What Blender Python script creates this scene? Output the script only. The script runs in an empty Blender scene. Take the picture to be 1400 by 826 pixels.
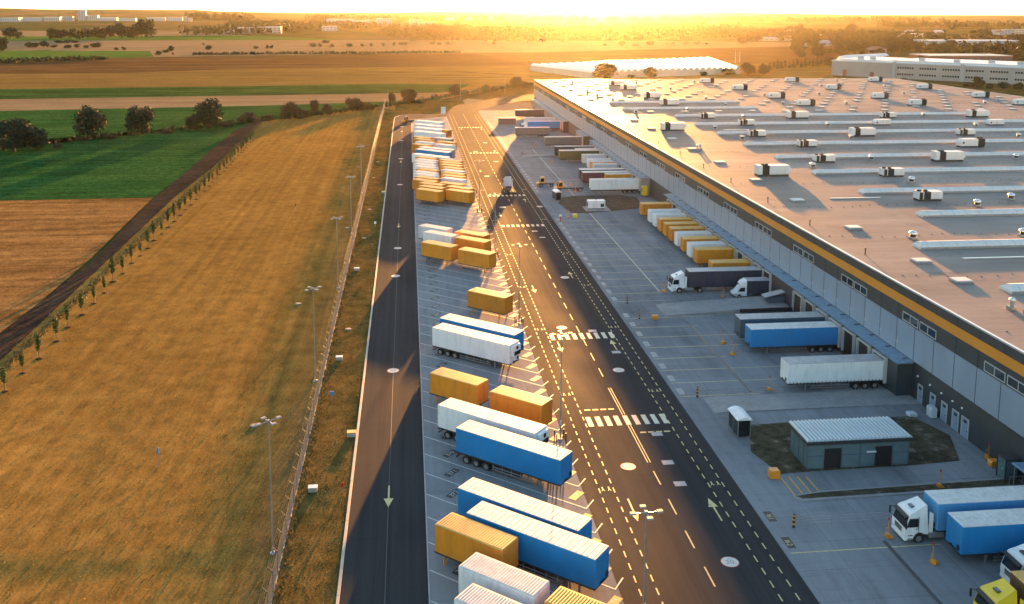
import bpy, math, random
from mathutils import Vector, Matrix
R = math.radians
sc = bpy.context.scene
COL = sc.collection
rng = random.Random(7)

# ------------------------------------------------------------------ helpers
class MB:
    """collects shapes for ONE mesh object"""
    def __init__(s): s.v = []; s.f = []; s.m = []; s.sm = []
    def add(s, vs, fs, m=0, sm=False):
        b = len(s.v); s.v += [tuple(v) for v in vs]
        s.f += [tuple(b + i for i in f) for f in fs]; s.m += [m] * len(fs); s.sm += [sm] * len(fs)
    def box(s, x0, x1, y0, y1, z0, z1, m=0):
        s.add([(x0,y0,z0),(x1,y0,z0),(x1,y1,z0),(x0,y1,z0),(x0,y0,z1),(x1,y0,z1),(x1,y1,z1),(x0,y1,z1)],
              [(3,2,1,0),(4,5,6,7),(0,1,5,4),(1,2,6,5),(2,3,7,6),(3,0,4,7)], m)
    def cbox(s, x0, x1, y0, y1, z0, z1, c=.05, m=0):
        """box with every edge chamfered"""
        V = []; idx = {}
        X = (x0, x1); Y = (y0, y1); Z = (z0, z1)
        for i in (0,1):
            for j in (0,1):
                for k in (0,1):
                    sx, sy, sz = (1,-1)[i], (1,-1)[j], (1,-1)[k]
                    idx[i,j,k,0] = len(V); V.append((X[i], Y[j]+sy*c, Z[k]+sz*c))
                    idx[i,j,k,1] = len(V); V.append((X[i]+sx*c, Y[j], Z[k]+sz*c))
                    idx[i,j,k,2] = len(V); V.append((X[i]+sx*c, Y[j]+sy*c, Z[k]))
        F = []
        for i in (0,1):
            q = [idx[i,0,0,0], idx[i,1,0,0], idx[i,1,1,0], idx[i,0,1,0]]; F.append(q if i else q[::-1])
            q = [idx[0,i,0,1], idx[0,i,1,1], idx[1,i,1,1], idx[1,i,0,1]]; F.append(q if i else q[::-1])
            q = [idx[0,0,i,2], idx[1,0,i,2], idx[1,1,i,2], idx[0,1,i,2]]; F.append(q if i else q[::-1])
        for a in (0,1):
            for b in (0,1):
                q = [idx[a,b,0,0], idx[a,b,0,1], idx[a,b,1,1], idx[a,b,1,0]]; F.append(q if (a == b) else q[::-1])
                q = [idx[a,0,b,2], idx[a,0,b,0], idx[a,1,b,0], idx[a,1,b,2]]; F.append(q if (a == b) else q[::-1])
                q = [idx[0,a,b,1], idx[0,a,b,2], idx[1,a,b,2], idx[1,a,b,1]]; F.append(q if (a == b) else q[::-1])
        for i in (0,1):
            for j in (0,1):
                for k in (0,1):
                    q = [idx[i,j,k,0], idx[i,j,k,1], idx[i,j,k,2]]; F.append(q if (i+j+k) % 2 else q[::-1])
        s.add(V, F, m)
    def prism(s, poly, z0, z1, m=0, mt=None):
        n = len(poly); v = [(x,y,z0) for x,y in poly] + [(x,y,z1) for x,y in poly]
        s.add(v, [tuple(range(n))[::-1]] + [(i,(i+1)%n,n+(i+1)%n,n+i) for i in range(n)], m)
        s.add([(x,y,z1) for x,y in poly], [tuple(range(n))], m if mt is None else mt)
    def sheet(s, poly, z, m=0):
        a = sum(poly[i][0]*poly[(i+1)%len(poly)][1]-poly[(i+1)%len(poly)][0]*poly[i][1] for i in range(len(poly)))
        if a < 0: poly = poly[::-1]
        s.add([(x,y,z) for x,y in poly], [tuple(range(len(poly)))], m)
    def extr_y(s, prof, y0, y1, m=0, w=None):
        """profile in x-z extruded along y; w = inset per profile point"""
        n = len(prof); w = w or [0]*n
        v = [(p[0], y0+w[i], p[1]) for i,p in enumerate(prof)] + [(p[0], y1-w[i], p[1]) for i,p in enumerate(prof)]
        s.add(v, [tuple(range(n))[::-1], tuple(range(n,2*n))] + [(i,(i+1)%n,n+(i+1)%n,n+i) for i in range(n)], m)
    def tube(s, a, b, r, n=6, m=0, r2=None, cap=True):
        a = Vector(a); b = Vector(b); d = (b-a).normalized()
        u = d.orthogonal().normalized(); w = d.cross(u); r2 = r if r2 is None else r2
        v = [a+(u*math.cos(2*math.pi*i/n)+w*math.sin(2*math.pi*i/n))*r for i in range(n)]
        v += [b+(u*math.cos(2*math.pi*i/n)+w*math.sin(2*math.pi*i/n))*r2 for i in range(n)]
        f = [(i,(i+1)%n,n+(i+1)%n,n+i) for i in range(n)]
        s.add(v, f, m, n > 6)
        if cap: s.add(v, [tuple(range(n))[::-1], tuple(range(n,2*n))], m)
    def lathe(s, prof, cx=0, cy=0, n=16, m=0, sm=True):
        v = []; k = len(prof)
        for r, z in prof:
            v += [(cx+r*math.cos(2*math.pi*i/n), cy+r*math.sin(2*math.pi*i/n), z) for i in range(n)]
        s.add(v, [(j*n+i, j*n+(i+1)%n, (j+1)*n+(i+1)%n, (j+1)*n+i) for j in range(k-1) for i in range(n)], m, sm)
        s.add(v[-n:], [tuple(range(n))], m)
    def build(s, name, mats, parent=None, loc=None, label=None):
        me = bpy.data.meshes.new(name); me.from_pydata(s.v, [], s.f)
        if not isinstance(mats, (list, tuple)): mats = [mats]
        for a in mats: me.materials.append(a)
        if any(s.m): me.polygons.foreach_set('material_index', s.m)
        if any(s.sm): me.polygons.foreach_set('use_smooth', s.sm)
        me.update()
        o = bpy.data.objects.new(name, me); COL.objects.link(o)
        if parent: o.parent = parent
        if loc: o.location = loc
        if label: o['label'] = label
        return o

def tag(o, label=None, cat=None, group=None, kind=None):
    if label: o['label'] = label
    if cat: o['category'] = cat
    if group: o['group'] = group
    if kind: o['kind'] = kind
    return o
def thing(name, label, cat, loc=(0,0,0), rz=0, group=None):
    o = bpy.data.objects.new(name, None); COL.objects.link(o); o.empty_display_size = .5
    o.location = loc; o.rotation_euler = (0,0,rz)
    return tag(o, label, cat, group)
KIDS = {}
def kids(o): return list(o.children)
def dup(root, loc, rz=0, label=None, group=None, scale=None):
    r = root.copy(); COL.objects.link(r); r.location = loc; r.rotation_euler = (0,0,rz)
    if label: r['label'] = label
    if group: r['group'] = group
    if scale: r.scale = scale
    for ch in KIDS.setdefault(root.name, [(c, list(c.children)) for c in root.children]):
        c = ch[0].copy(); COL.objects.link(c); c.parent = r
        for g in ch[1]:
            d = g.copy(); COL.objects.link(d); d.parent = c
    return r
PROTO = {}; USED = set()
def place(key, maker, loc, rz=0, label=None, group=None, scale=None):
    """first use builds the thing itself, later uses copy it with all its parts"""
    if key not in PROTO:
        r = PROTO[key] = maker()
        r.location = loc; r.rotation_euler = (0,0,rz)
        if label: r['label'] = label
        if group: r['group'] = group
        if scale: r.scale = scale
        return r
    return dup(PROTO[key], loc, rz, label, group, scale)
def struct(name, mb, mats, kind='structure'):
    o = mb.build(name, mats); o['kind'] = kind; return o

# ------------------------------------------------------------------ materials
def newmat(name):
    m = bpy.data.materials.new(name); m.use_nodes = True
    nt = m.node_tree; b = nt.nodes['Principled BSDF']
    return m, nt, b
def nd(nt, t, **k):
    n = nt.nodes.new(t)
    for a, v in k.items():
        if a in n.inputs: n.inputs[a].default_value = v
        else: setattr(n, a, v)
    return n
def noise(nt, scale, stretch=(1,1,1), rot=0, detail=4, rough=.55, coord='pos'):
    g = nt.nodes.new('ShaderNodeNewGeometry') if coord == 'pos' else nt.nodes.new('ShaderNodeTexCoord')
    mp = nt.nodes.new('ShaderNodeMapping'); mp.inputs['Scale'].default_value = stretch; mp.inputs['Rotation'].default_value = (0,0,rot)
    nt.links.new(g.outputs['Position' if coord == 'pos' else 'Object'], mp.inputs['Vector'])
    n = nt.nodes.new('ShaderNodeTexNoise'); n.inputs['Scale'].default_value = scale; n.inputs['Detail'].default_value = detail; n.inputs['Roughness'].default_value = rough
    nt.links.new(mp.outputs['Vector'], n.inputs['Vector'])
    return n.outputs['Fac']
def ramp(nt, fac, stops):
    r = nt.nodes.new('ShaderNodeValToRGB'); e = r.color_ramp.elements
    while len(e) < len(stops): e.new(.5)
    for i, (p, c) in enumerate(stops): e[i].position = p; e[i].color = (*c, 1)
    nt.links.new(fac, r.inputs['Fac']); return r.outputs['Color']
def mixc(nt, a, b, fac, mode='MIX'):
    n = nt.nodes.new('ShaderNodeMix'); n.data_type = 'RGBA'; n.blend_type = mode
    for sock, v in ((n.inputs[6], a), (n.inputs[7], b), (n.inputs[0], fac)):
        if hasattr(v, 'is_linked') or isinstance(v, bpy.types.NodeSocket): nt.links.new(v, sock)
        elif isinstance(v, (tuple, list)): sock.default_value = (*v, 1)
        else: sock.default_value = v
    return n.outputs[2]
def bumpn(nt, b, h, strength, dist):
    n = nt.nodes.new('ShaderNodeBump'); n.inputs['Strength'].default_value = strength; n.inputs['Distance'].default_value = dist
    nt.links.new(h, n.inputs['Height'])
    for q in nt.nodes:
        if q.bl_idname in ('ShaderNodeBsdfDiffuse', 'ShaderNodeBsdfPrincipled'): nt.links.new(n.outputs['Normal'], q.inputs['Normal'])
def M(name, col, rough=.5, metal=0, var=.12, scale=.6, stretch=(1,1,1), spec=.5, bump=0, bscale=20, bstretch=(1,1,1), dirt=None):
    m, nt, b = newmat(name)
    b.inputs['Roughness'].default_value = rough; b.inputs['Metallic'].default_value = metal; b.inputs['Specular IOR Level'].default_value = spec
    lo = tuple(c*(1-var) for c in col); hi = tuple(min(1,c*(1+var)) for c in col)
    c = ramp(nt, noise(nt, scale, stretch), [(.3, lo), (.7, hi)])
    if dirt:
        f = ramp(nt, noise(nt, 1.6, (1,1,.16), detail=7, rough=.72), [(.48, (0,0,0)), (.72, (dirt[1]*1.25,)*3)])
        c = mixc(nt, c, dirt[0], f)
    nt.links.new(c, b.inputs['Base Color'])
    if bump: bumpn(nt, b, noise(nt, bscale, bstretch), bump, .05)
    return m
def flat_mat(name, col, rough=.5, metal=0, spec=.5):
    m, nt, b = newmat(name); b.inputs['Base Color'].default_value = (*col,1); b.inputs['Roughness'].default_value = rough
    b.inputs['Metallic'].default_value = metal; b.inputs['Specular IOR Level'].default_value = spec; return m
def matte(m, nt, b, c, share):
    """rough ground: mostly pure diffuse, with a small glossy share"""
    d = nt.nodes.new('ShaderNodeBsdfDiffuse'); d.name = 'matte'; nt.links.new(c, d.inputs['Color']); nt.links.new(c, b.inputs['Base Color'])
    if share <= 0: nt.nodes.remove(b); nt.links.new(d.outputs[0], nt.nodes['Material Output'].inputs['Surface']); return
    mx = nt.nodes.new('ShaderNodeMixShader'); mx.inputs[0].default_value = share
    nt.links.new(d.outputs[0], mx.inputs[1]); nt.links.new(b.outputs[0], mx.inputs[2]); nt.links.new(mx.outputs[0], nt.nodes['Material Output'].inputs['Surface'])
def ground_mat(name, stops, big=.02, mid=.25, fine=2.5, rough=.9, st=(1,1,1), rot=0, midamt=.5, fineamt=.6, bump=.6, bdist=.15, spec=0, stripe=None, patches=None, bands=()):
    """stops: colours over the large noise; mid and fine noises lighten and darken it"""
    m, nt, b = newmat(name); b.inputs['Roughness'].default_value = rough; b.inputs['Specular IOR Level'].default_value = spec
    c = ramp(nt, noise(nt, big, st, rot, detail=3), stops)
    if patches:
        for (sc_, strch, lo, hi, colr, amt) in patches:
            f = ramp(nt, noise(nt, sc_, strch, rot, detail=4, rough=.65), [(lo, (0,0,0)), (hi, (amt,)*3)])
            c = mixc(nt, c, colr, f)
    for (ax, ctr, half, colr, amt) in bands:
        g = nt.nodes.new('ShaderNodeNewGeometry'); sp = nt.nodes.new('ShaderNodeSeparateXYZ'); nt.links.new(g.outputs['Position'], sp.inputs[0])
        a = nt.nodes.new('ShaderNodeMath'); a.operation = 'SUBTRACT'; nt.links.new(sp.outputs[ax], a.inputs[0]); a.inputs[1].default_value = ctr
        d = nt.nodes.new('ShaderNodeMath'); d.operation = 'ABSOLUTE'; nt.links.new(a.outputs[0], d.inputs[0])
        k = nt.nodes.new('ShaderNodeMapRange'); k.inputs['From Min'].default_value = half*.3; k.inputs['From Max'].default_value = half*1.5; k.inputs['To Min'].default_value = amt; k.inputs['To Max'].default_value = 0; nt.links.new(d.outputs[0], k.inputs['Value'])
        ns = nt.nodes.new('ShaderNodeMath'); ns.operation = 'MULTIPLY'; nt.links.new(k.outputs[0], ns.inputs[0]); nt.links.new(ramp(nt, noise(nt, .12, (1,.3,1) if ax == 0 else (.3,1,1), detail=5, rough=.7), [(.35,(.15,)*3),(.6,(1,)*3)]), ns.inputs[1])
        c = mixc(nt, c, colr, ns.outputs[0])
    n1 = noise(nt, mid, st, rot, detail=5, rough=.6); n2 = noise(nt, fine, st, rot, detail=6, rough=.7)
    c = mixc(nt, c, ramp(nt, n1, [(.3,(1-midamt,)*3),(.7,(1+midamt*.6,)*3)]), 1, 'MULTIPLY')
    c = mixc(nt, c, ramp(nt, n2, [(.3,(1-fineamt,)*3),(.7,(1+fineamt*.6,)*3)]), 1, 'MULTIPLY')
    if stripe:
        n3 = noise(nt, stripe[0], stripe[1], rot, detail=2)
        c = mixc(nt, c, ramp(nt, n3, [(.35,(1-stripe[2],)*3),(.65,(1+stripe[2]*.6,)*3)]), 1, 'MULTIPLY')
    matte(m, nt, b, c, spec)
    if bump: bumpn(nt, b, n2, bump, bdist)
    return m
def leaf_mat(name, a, c, tl=.14):
    m, nt, b = newmat(name)
    col = ramp(nt, noise(nt, .5, detail=3), [(.3, a), (.7, c)])
    b.inputs['Roughness'].default_value = .7; b.inputs['Specular IOR Level'].default_value = .15
    nt.links.new(col, b.inputs['Base Color'])
    t = nt.nodes.new('ShaderNodeBsdfTranslucent'); nt.links.new(col, t.inputs['Color'])
    mx = nt.nodes.new('ShaderNodeMixShader'); mx.inputs[0].default_value = tl
    nt.links.new(b.outputs[0], mx.inputs[1]); nt.links.new(t.outputs[0], mx.inputs[2])
    nt.links.new(mx.outputs[0], nt.nodes['Material Output'].inputs['Surface']); return m

GRIME = ((.10,.085,.07), .35)
K = dict(
 yellow=M('yellow_paint', (.66,.245,.022), .42, var=.10, scale=.5, dirt=((.25,.12,.03),.35)),
 yellow_b=M('deep_yellow_paint', (.58,.195,.016), .42, var=.14, scale=.4, dirt=((.22,.10,.03),.4)),
 white=M('white_paint', (.74,.75,.76), .4, var=.05, scale=.4, dirt=((.42,.42,.42),.4)),
 pale=M('pale_grey_paint', (.55,.57,.60), .42, var=.07, dirt=((.35,.35,.35),.4)),
 blue=M('blue_curtain', (.006,.19,.47), .5, var=.10, scale=.5, dirt=((.03,.16,.32),.3), bump=.25, bscale=1.5, bstretch=(1,1,.1)),
 sky=M('pale_blue_curtain', (.08,.30,.56), .5, var=.08, dirt=((.10,.20,.30),.3), bump=.2, bscale=1.5, bstretch=(1,1,.1)),
 navy=M('navy_curtain', (.018,.035,.065), .5, var=.15, dirt=GRIME, bump=.2, bscale=1.5, bstretch=(1,1,.1)),
 slate=M('slate_curtain', (.06,.10,.14), .5, var=.12, dirt=GRIME),
 grey=M('grey_box_paint', (.30,.29,.28), .5, var=.1, dirt=GRIME),
 taupe=M('taupe_curtain', (.17,.15,.14), .55, var=.1, dirt=GRIME),
 maroon=M('maroon_curtain', (.10,.025,.04), .5, var=.12, dirt=GRIME),
 plum=M('plum_curtain', (.09,.045,.07), .5, var=.1, dirt=GRIME),
 olive=M('olive_curtain', (.055,.075,.025), .55, var=.15, dirt=GRIME),
 brown=M('brown_steel', (.10,.05,.03), .55, var=.2, dirt=GRIME),
 orange=M('orange_paint', (.70,.25,.02), .4, var=.08, dirt=GRIME),
 signal=M('signal_yellow_paint', (.75,.52,.02), .35, var=.05, dirt=((.4,.3,.05),.2)),
 roofwhite=M('white_tarpaulin_roof', (.62,.62,.60), .55, var=.10, scale=.8, dirt=((.30,.30,.29),.5)),
 roofgrey=M('grey_roof_sheet', (.36,.37,.38), .5, var=.14, scale=.9, dirt=((.16,.16,.16),.5)),
 roofyellow=M('yellow_roof_sheet', (.62,.34,.06), .42, var=.12, dirt=((.30,.18,.06),.5)),
 dark=M('dark_steel', (.03,.031,.034), .5, var=.3, scale=2),
 steel=M('galvanised_steel', (.32,.33,.34), .4, metal=.6, var=.15, scale=2),
 rubber=M('tyre_rubber', (.018,.018,.018), .8, var=.3, scale=4),
 rim=flat_mat('wheel_rim_steel', (.35,.35,.36), .35, .7),
 glass=flat_mat('dark_glass', (.012,.016,.02), .06, 0, .8),
 lamp=flat_mat('lamp_lens', (.7,.7,.68), .15),
 red=flat_mat('red_lens', (.45,.015,.012), .3),
 black=flat_mat('black_plastic', (.012,.012,.013), .55),
)
YR = {'yellow':'roofyellow','yellow_b':'roofyellow'}
HAZE, HAZE_G, EXPO = .85e-5, .86, 2.95
SKY, HORIZON_GLOW = .10, (.10,.115,.125)
HEDGE_TREES= [(-136.8, 340.7, 12.8, 10.7), (-131.9, 347.2, 9.9, 7.0), (-121.4, 370.9, 12.9, 11.2), (-105.9, 382.3, 11.6, 10.4), (-83.1, 403.6, 12.9, 11.7), (-89.0, 399.2, 6.7, 5.8), (-70.8, 426.0, 9.1, 4.2), (-53.7, 436.0, 8.7, 7.4), (-50.1, 435.8, 5.4, 5.0), (-44.5, 453.5, 4.5, 6.3), (-39.2, 459.5, 5.0, 4.3), (-47.0, 444.4, 4.1, 3.1), (-26.3, 468.5, 8.0, 5.8), (-21.2, 475.0, 6.6, 3.7), (-8.5, 503.6, 4.7, 5.1), (0.4, 503.0, 7.8, 7.0), (6.7, 502.6, 4.7, 2.0), (27.5, 543.8, 7.7, 6.0), (40.7, 567.1, 3.6, 1.8), (48.2, 576.9, 4.5, 4.1), (53.7, 581.8, 4.1, 2.7), (69.2, 597.3, 8.5, 6.6), (74.4, 597.0, 6.6, 4.2), (-114.4, 374.5, 5.1, 2.3), (-96.4, 388.2, 4.7, 1.8), (-125.4, 350.2, 3.2, 1.6), (-77.0, 408.1, 4.4, 2.2), (-63.2, 431.0, 4.6, 2.6)]
SHED_TREES= [(142.9, 672.7, 20.3, 11.7), (179.1, 681.8, 10.9, 8.7), (164.9, 682.5, 6.5, 2.7), (248.8, 709.6, 12.6, 5.1), (263.9, 708.9, 12.6, 10.3), (273.1, 700.3, 10.2, 9.1), (226.6, 702.6, 5.6, 3.4)]
CONIFERS= [(309.2, 778.7, 5.0, 4.4), (314.1, 782.0, 3.2, 5.7), (318.9, 785.2, 3.2, 7.0), (323.8, 788.6, 5.1, 5.1), (328.8, 791.9, 3.2, 6.4), (333.8, 795.3, 3.2, 4.5), (338.9, 798.7, 5.2, 5.8), (344.0, 802.2, 3.2, 7.1), (349.1, 805.7, 3.3, 5.2), (354.3, 809.2, 5.2, 6.6), (359.6, 812.8, 3.3, 4.6), (364.9, 816.4, 3.3, 6.0), (370.2, 820.0, 5.3, 7.3), (375.7, 823.6, 3.3, 5.4), (381.1, 827.3, 3.4, 6.7), (386.6, 831.1, 5.4, 4.7), (392.2, 834.8, 3.4, 6.1)]
MID_TREES= [(-632.3, 1591.7, 32.9, 17.6), (-449.3, 1104.9, 14.7, 16.3), (-567.9, 1593.5, 21.2, 21.2), (-551.1, 1593.9, 16.5, 14.2), (-539.9, 1594.2, 16.6, 15.4), (-528.6, 1594.5, 19.0, 15.4), (-515.1, 1594.9, 16.6, 16.6), (-503.8, 1595.2, 16.6, 17.8), (-492.5, 1595.5, 16.6, 20.2), (-484.6, 1614.8, 19.3, 21.7), (-468.5, 1615.2, 21.7, 24.1), (-457.8, 1635.2, 22.0, 26.9), (-441.4, 1635.7, 24.5, 29.4), (-427.3, 1636.1, 19.6, 29.4), (-470.8, 1245.2, 14.7, 8.3), (-455.9, 1245.1, 12.9, 8.3), (-439.5, 1233.8, 9.2, 3.7), (-420.0, 1222.7, 10.9, 5.4), (-408.6, 1222.6, 7.3, 5.5), (-397.3, 1222.5, 7.3, 3.6), (-393.8, 1244.9, 13.0, 7.4), (-491.7, 1398.1, 12.4, 4.1), (-479.8, 1398.2, 12.5, 4.2), (-474.7, 1412.8, 8.4, 4.2), (-342.9, 1159.6, 5.2, 3.5), (-334.5, 1159.5, 5.2, 4.3), (-272.6, 1102.0, 6.6, 4.1), (-270.6, 1120.3, 8.4, 6.7), (-262.8, 1034.4, 7.8, 4.7), (-251.9, 1050.3, 2.4, 3.2), (-236.5, 1158.4, 7.9, 6.1), (-275.5, 1317.6, 4.0, 3.0), (-187.3, 1199.4, 5.5, 4.5), (-173.5, 1199.2, 4.6, 4.6), (-168.2, 1199.2, 4.6, 4.6), (-119.2, 1401.6, 10.7, 5.4), (-121.8, 1243.8, 9.5, 5.7), (-113.0, 1243.8, 4.8, 4.8), (-98.4, 1243.7, 7.6, 5.7), (-75.6, 1255.4, 8.7, 4.8), (-60.0, 1267.4, 4.9, 3.9), (-48.0, 1279.7, 4.9, 4.9), (-32.4, 1279.7, 4.9, 4.9), (-17.9, 1292.3, 5.0, 5.0), (-9.1, 1318.2, 7.1, 5.1), (-2.1, 1318.2, 6.1, 4.1), (35.8, 1331.7, 8.2, 5.2), (45.1, 1331.7, 7.2, 4.1), (56.4, 1331.8, 8.3, 5.2), (65.3, 1345.5, 6.3, 5.2), (122.9, 1345.8, 6.3, 6.3), (273.7, 1292.3, 5.1, 3.1), (297.6, 1292.3, 10.2, 7.2), (317.5, 1292.3, 7.2, 4.1), (344.3, 1319.0, 12.6, 6.3), (369.0, 1319.1, 5.2, 3.1), (386.6, 1347.0, 6.4, 4.3), (406.5, 1347.1, 8.6, 4.3), (423.0, 1347.2, 10.7, 4.3), (437.4, 1347.2, 4.3, 3.2)]
TOWN_TREES= [(373.1, 585.4, 2.9, 2.9), (373.0, 579.6, 5.8, 6.7), (380.4, 579.2, 3.9, 3.4), (386.7, 573.1, 5.7, 4.3), (369.1, 585.6, 3.9, 2.9), (397.0, 572.5, 4.8, 4.8), (353.4, 637.1, 4.2, 2.6), (605.2, 1022.4, 12.1, 11.4), (599.9, 961.0, 6.5, 7.7), (717.8, 1054.9, 13.3, 6.0), (679.1, 1236.1, 12.5, 10.7), (534.9, 1252.3, 10.4, 13.5), (808.8, 1282.8, 15.2, 7.5), (767.5, 1301.6, 8.6, 13.9), (600.5, 1252.7, 16.1, 13.2), (595.3, 1046.3, 8.3, 11.6), (578.7, 947.5, 11.8, 6.6), (665.4, 1279.4, 9.6, 6.8), (542.8, 1076.1, 7.0, 10.0), (619.0, 1204.4, 14.3, 9.7), (572.2, 1125.9, 12.5, 5.9), (939.7, 1365.1, 15.8, 14.4), (433.2, 1010.0, 8.9, 8.7), (574.3, 1348.4, 10.3, 14.8), (486.0, 1020.0, 12.8, 11.2), (610.0, 1182.8, 11.8, 11.8), (463.3, 1023.1, 11.9, 10.7), (415.9, 958.5, 6.8, 6.8), (685.7, 1202.7, 10.4, 7.3), (572.7, 1289.0, 14.1, 14.6), (628.5, 1347.5, 17.4, 11.2), (660.5, 1241.0, 12.9, 12.8), (628.7, 1151.5, 8.0, 12.6), (485.3, 1121.8, 13.3, 6.4), (592.5, 952.4, 10.3, 9.7), (518.6, 1147.1, 8.5, 11.9), (571.9, 1138.2, 14.8, 11.9), (782.6, 1135.4, 11.2, 11.2), (670.0, 1213.5, 11.2, 7.1), (728.4, 1063.4, 10.6, 7.7), (547.4, 1223.6, 14.1, 12.8), (525.2, 1008.5, 11.7, 9.5), (612.8, 1015.8, 9.1, 9.7), (560.7, 1124.2, 13.0, 10.5), (648.9, 1083.2, 7.2, 9.2), (515.5, 1050.1, 10.0, 10.7), (600.3, 1002.7, 8.9, 9.2), (618.5, 991.7, 8.8, 10.4), (686.7, 1040.5, 13.6, 11.8), (622.0, 1104.8, 8.4, 11.5), (763.4, 1125.1, 12.6, 11.0), (792.0, 1276.0, 15.0, 11.2), (694.4, 1151.2, 12.3, 11.6), (613.6, 1030.0, 7.0, 6.2), (573.2, 1057.2, 8.4, 9.9), (802.3, 1352.4, 13.1, 8.7), (568.2, 1297.6, 11.1, 7.8), (643.7, 1355.5, 12.9, 9.9), (635.6, 1079.6, 8.8, 11.7), (492.0, 1160.5, 9.6, 8.7), (452.3, 994.7, 8.9, 5.1), (777.0, 1320.2, 13.4, 9.4), (743.1, 1151.5, 13.8, 10.6), (675.2, 1292.7, 13.5, 11.1), (647.2, 945.2, 10.1, 6.9), (917.9, 1379.1, 10.1, 12.0), (762.0, 1293.6, 13.8, 13.9), (601.6, 1147.4, 9.2, 7.8), (804.5, 1169.2, 15.2, 12.9), (717.7, 1229.1, 16.0, 10.1), (641.8, 1199.7, 15.6, 9.7), (564.2, 1127.9, 8.2, 10.1), (657.8, 1212.5, 14.1, 12.5), (472.6, 1105.7, 9.1, 12.0), (785.0, 1236.1, 10.3, 7.4), (839.0, 1211.3, 12.9, 9.8), (642.0, 1074.0, 12.3, 6.1), (760.1, 1208.1, 12.2, 8.7), (556.2, 1105.5, 10.5, 8.0), (674.5, 1078.7, 7.4, 7.1), (728.9, 1096.4, 7.4, 11.1), (585.0, 1086.3, 12.1, 9.8), (614.0, 1165.4, 14.1, 7.2), (500.3, 994.0, 6.9, 10.3), (700.3, 1145.7, 9.7, 11.6), (866.7, 1292.4, 12.7, 11.1), (665.3, 1193.9, 9.0, 10.4), (859.3, 1336.3, 10.9, 13.9), (670.3, 1050.2, 7.1, 10.2), (646.4, 935.7, 10.6, 5.0), (814.6, 1250.1, 13.6, 14.1), (798.6, 1297.0, 11.0, 14.2), (498.0, 1073.9, 9.9, 6.4), (798.5, 1351.4, 9.8, 10.0), (458.4, 892.5, 5.1, 3.1), (463.3, 892.3, 5.1, 3.0), (468.2, 892.1, 5.1, 4.2), (473.1, 892.0, 5.1, 4.5), (478.0, 891.8, 5.1, 4.8), (482.9, 891.7, 5.1, 3.2), (487.8, 891.5, 5.1, 3.9), (492.7, 891.3, 5.1, 3.6), (497.6, 891.2, 5.1, 4.2), (502.5, 891.0, 5.1, 4.0), (507.5, 890.9, 5.1, 5.0), (512.4, 890.7, 5.1, 3.7), (517.3, 890.5, 5.1, 3.1), (522.3, 890.4, 5.1, 4.5), (648.7, 1611.0, 15.6, 11.1), (876.4, 1624.7, 13.4, 9.0), (668.3, 1528.2, 15.0, 5.8), (788.6, 1832.2, 20.5, 7.2), (951.4, 1601.2, 11.4, 9.6), (802.1, 2097.4, 21.5, 8.7), (1137.4, 1746.7, 15.3, 11.5), (559.1, 1543.2, 10.4, 5.9), (1074.4, 1585.0, 12.8, 6.0), (1094.4, 1597.2, 19.3, 6.2), (1047.5, 1859.7, 15.0, 8.6), (1043.4, 1865.1, 16.9, 7.1), (1021.7, 1608.2, 19.1, 8.2), (1100.7, 1713.7, 18.0, 9.7), (1099.4, 1822.3, 13.1, 6.2), (929.5, 2216.1, 27.0, 11.4), (1406.9, 2306.9, 22.3, 16.0), (1003.9, 1787.9, 17.1, 6.6), (830.6, 2058.1, 18.2, 9.8), (1368.7, 2099.2, 17.4, 9.3), (777.2, 1914.5, 15.2, 9.9), (515.4, 1418.8, 12.5, 9.9), (928.9, 1586.9, 15.3, 11.4), (620.2, 1583.5, 13.1, 9.4), (1245.3, 2078.1, 16.4, 7.0), (928.3, 2164.5, 19.6, 15.5), (898.6, 1895.1, 18.0, 8.3), (934.8, 1555.7, 11.9, 6.6), (819.7, 1412.7, 15.3, 7.1), (1584.3, 2311.8, 16.2, 15.1), (1086.6, 2219.9, 22.3, 16.1), (980.5, 1861.0, 13.3, 6.6), (1144.9, 1737.6, 22.2, 6.1), (954.4, 2203.0, 19.9, 7.6), (786.9, 1798.6, 15.2, 6.2), (508.4, 1392.3, 10.5, 7.3), (825.1, 1693.4, 11.9, 7.7), (652.0, 1679.4, 20.7, 9.4), (1301.0, 2020.9, 13.6, 11.2), (857.7, 1662.3, 14.9, 9.6), (855.7, 1429.1, 12.3, 7.3), (1271.6, 2008.3, 14.8, 9.2), (577.1, 1512.2, 17.7, 6.8), (851.5, 2154.3, 17.2, 7.6)]
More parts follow.
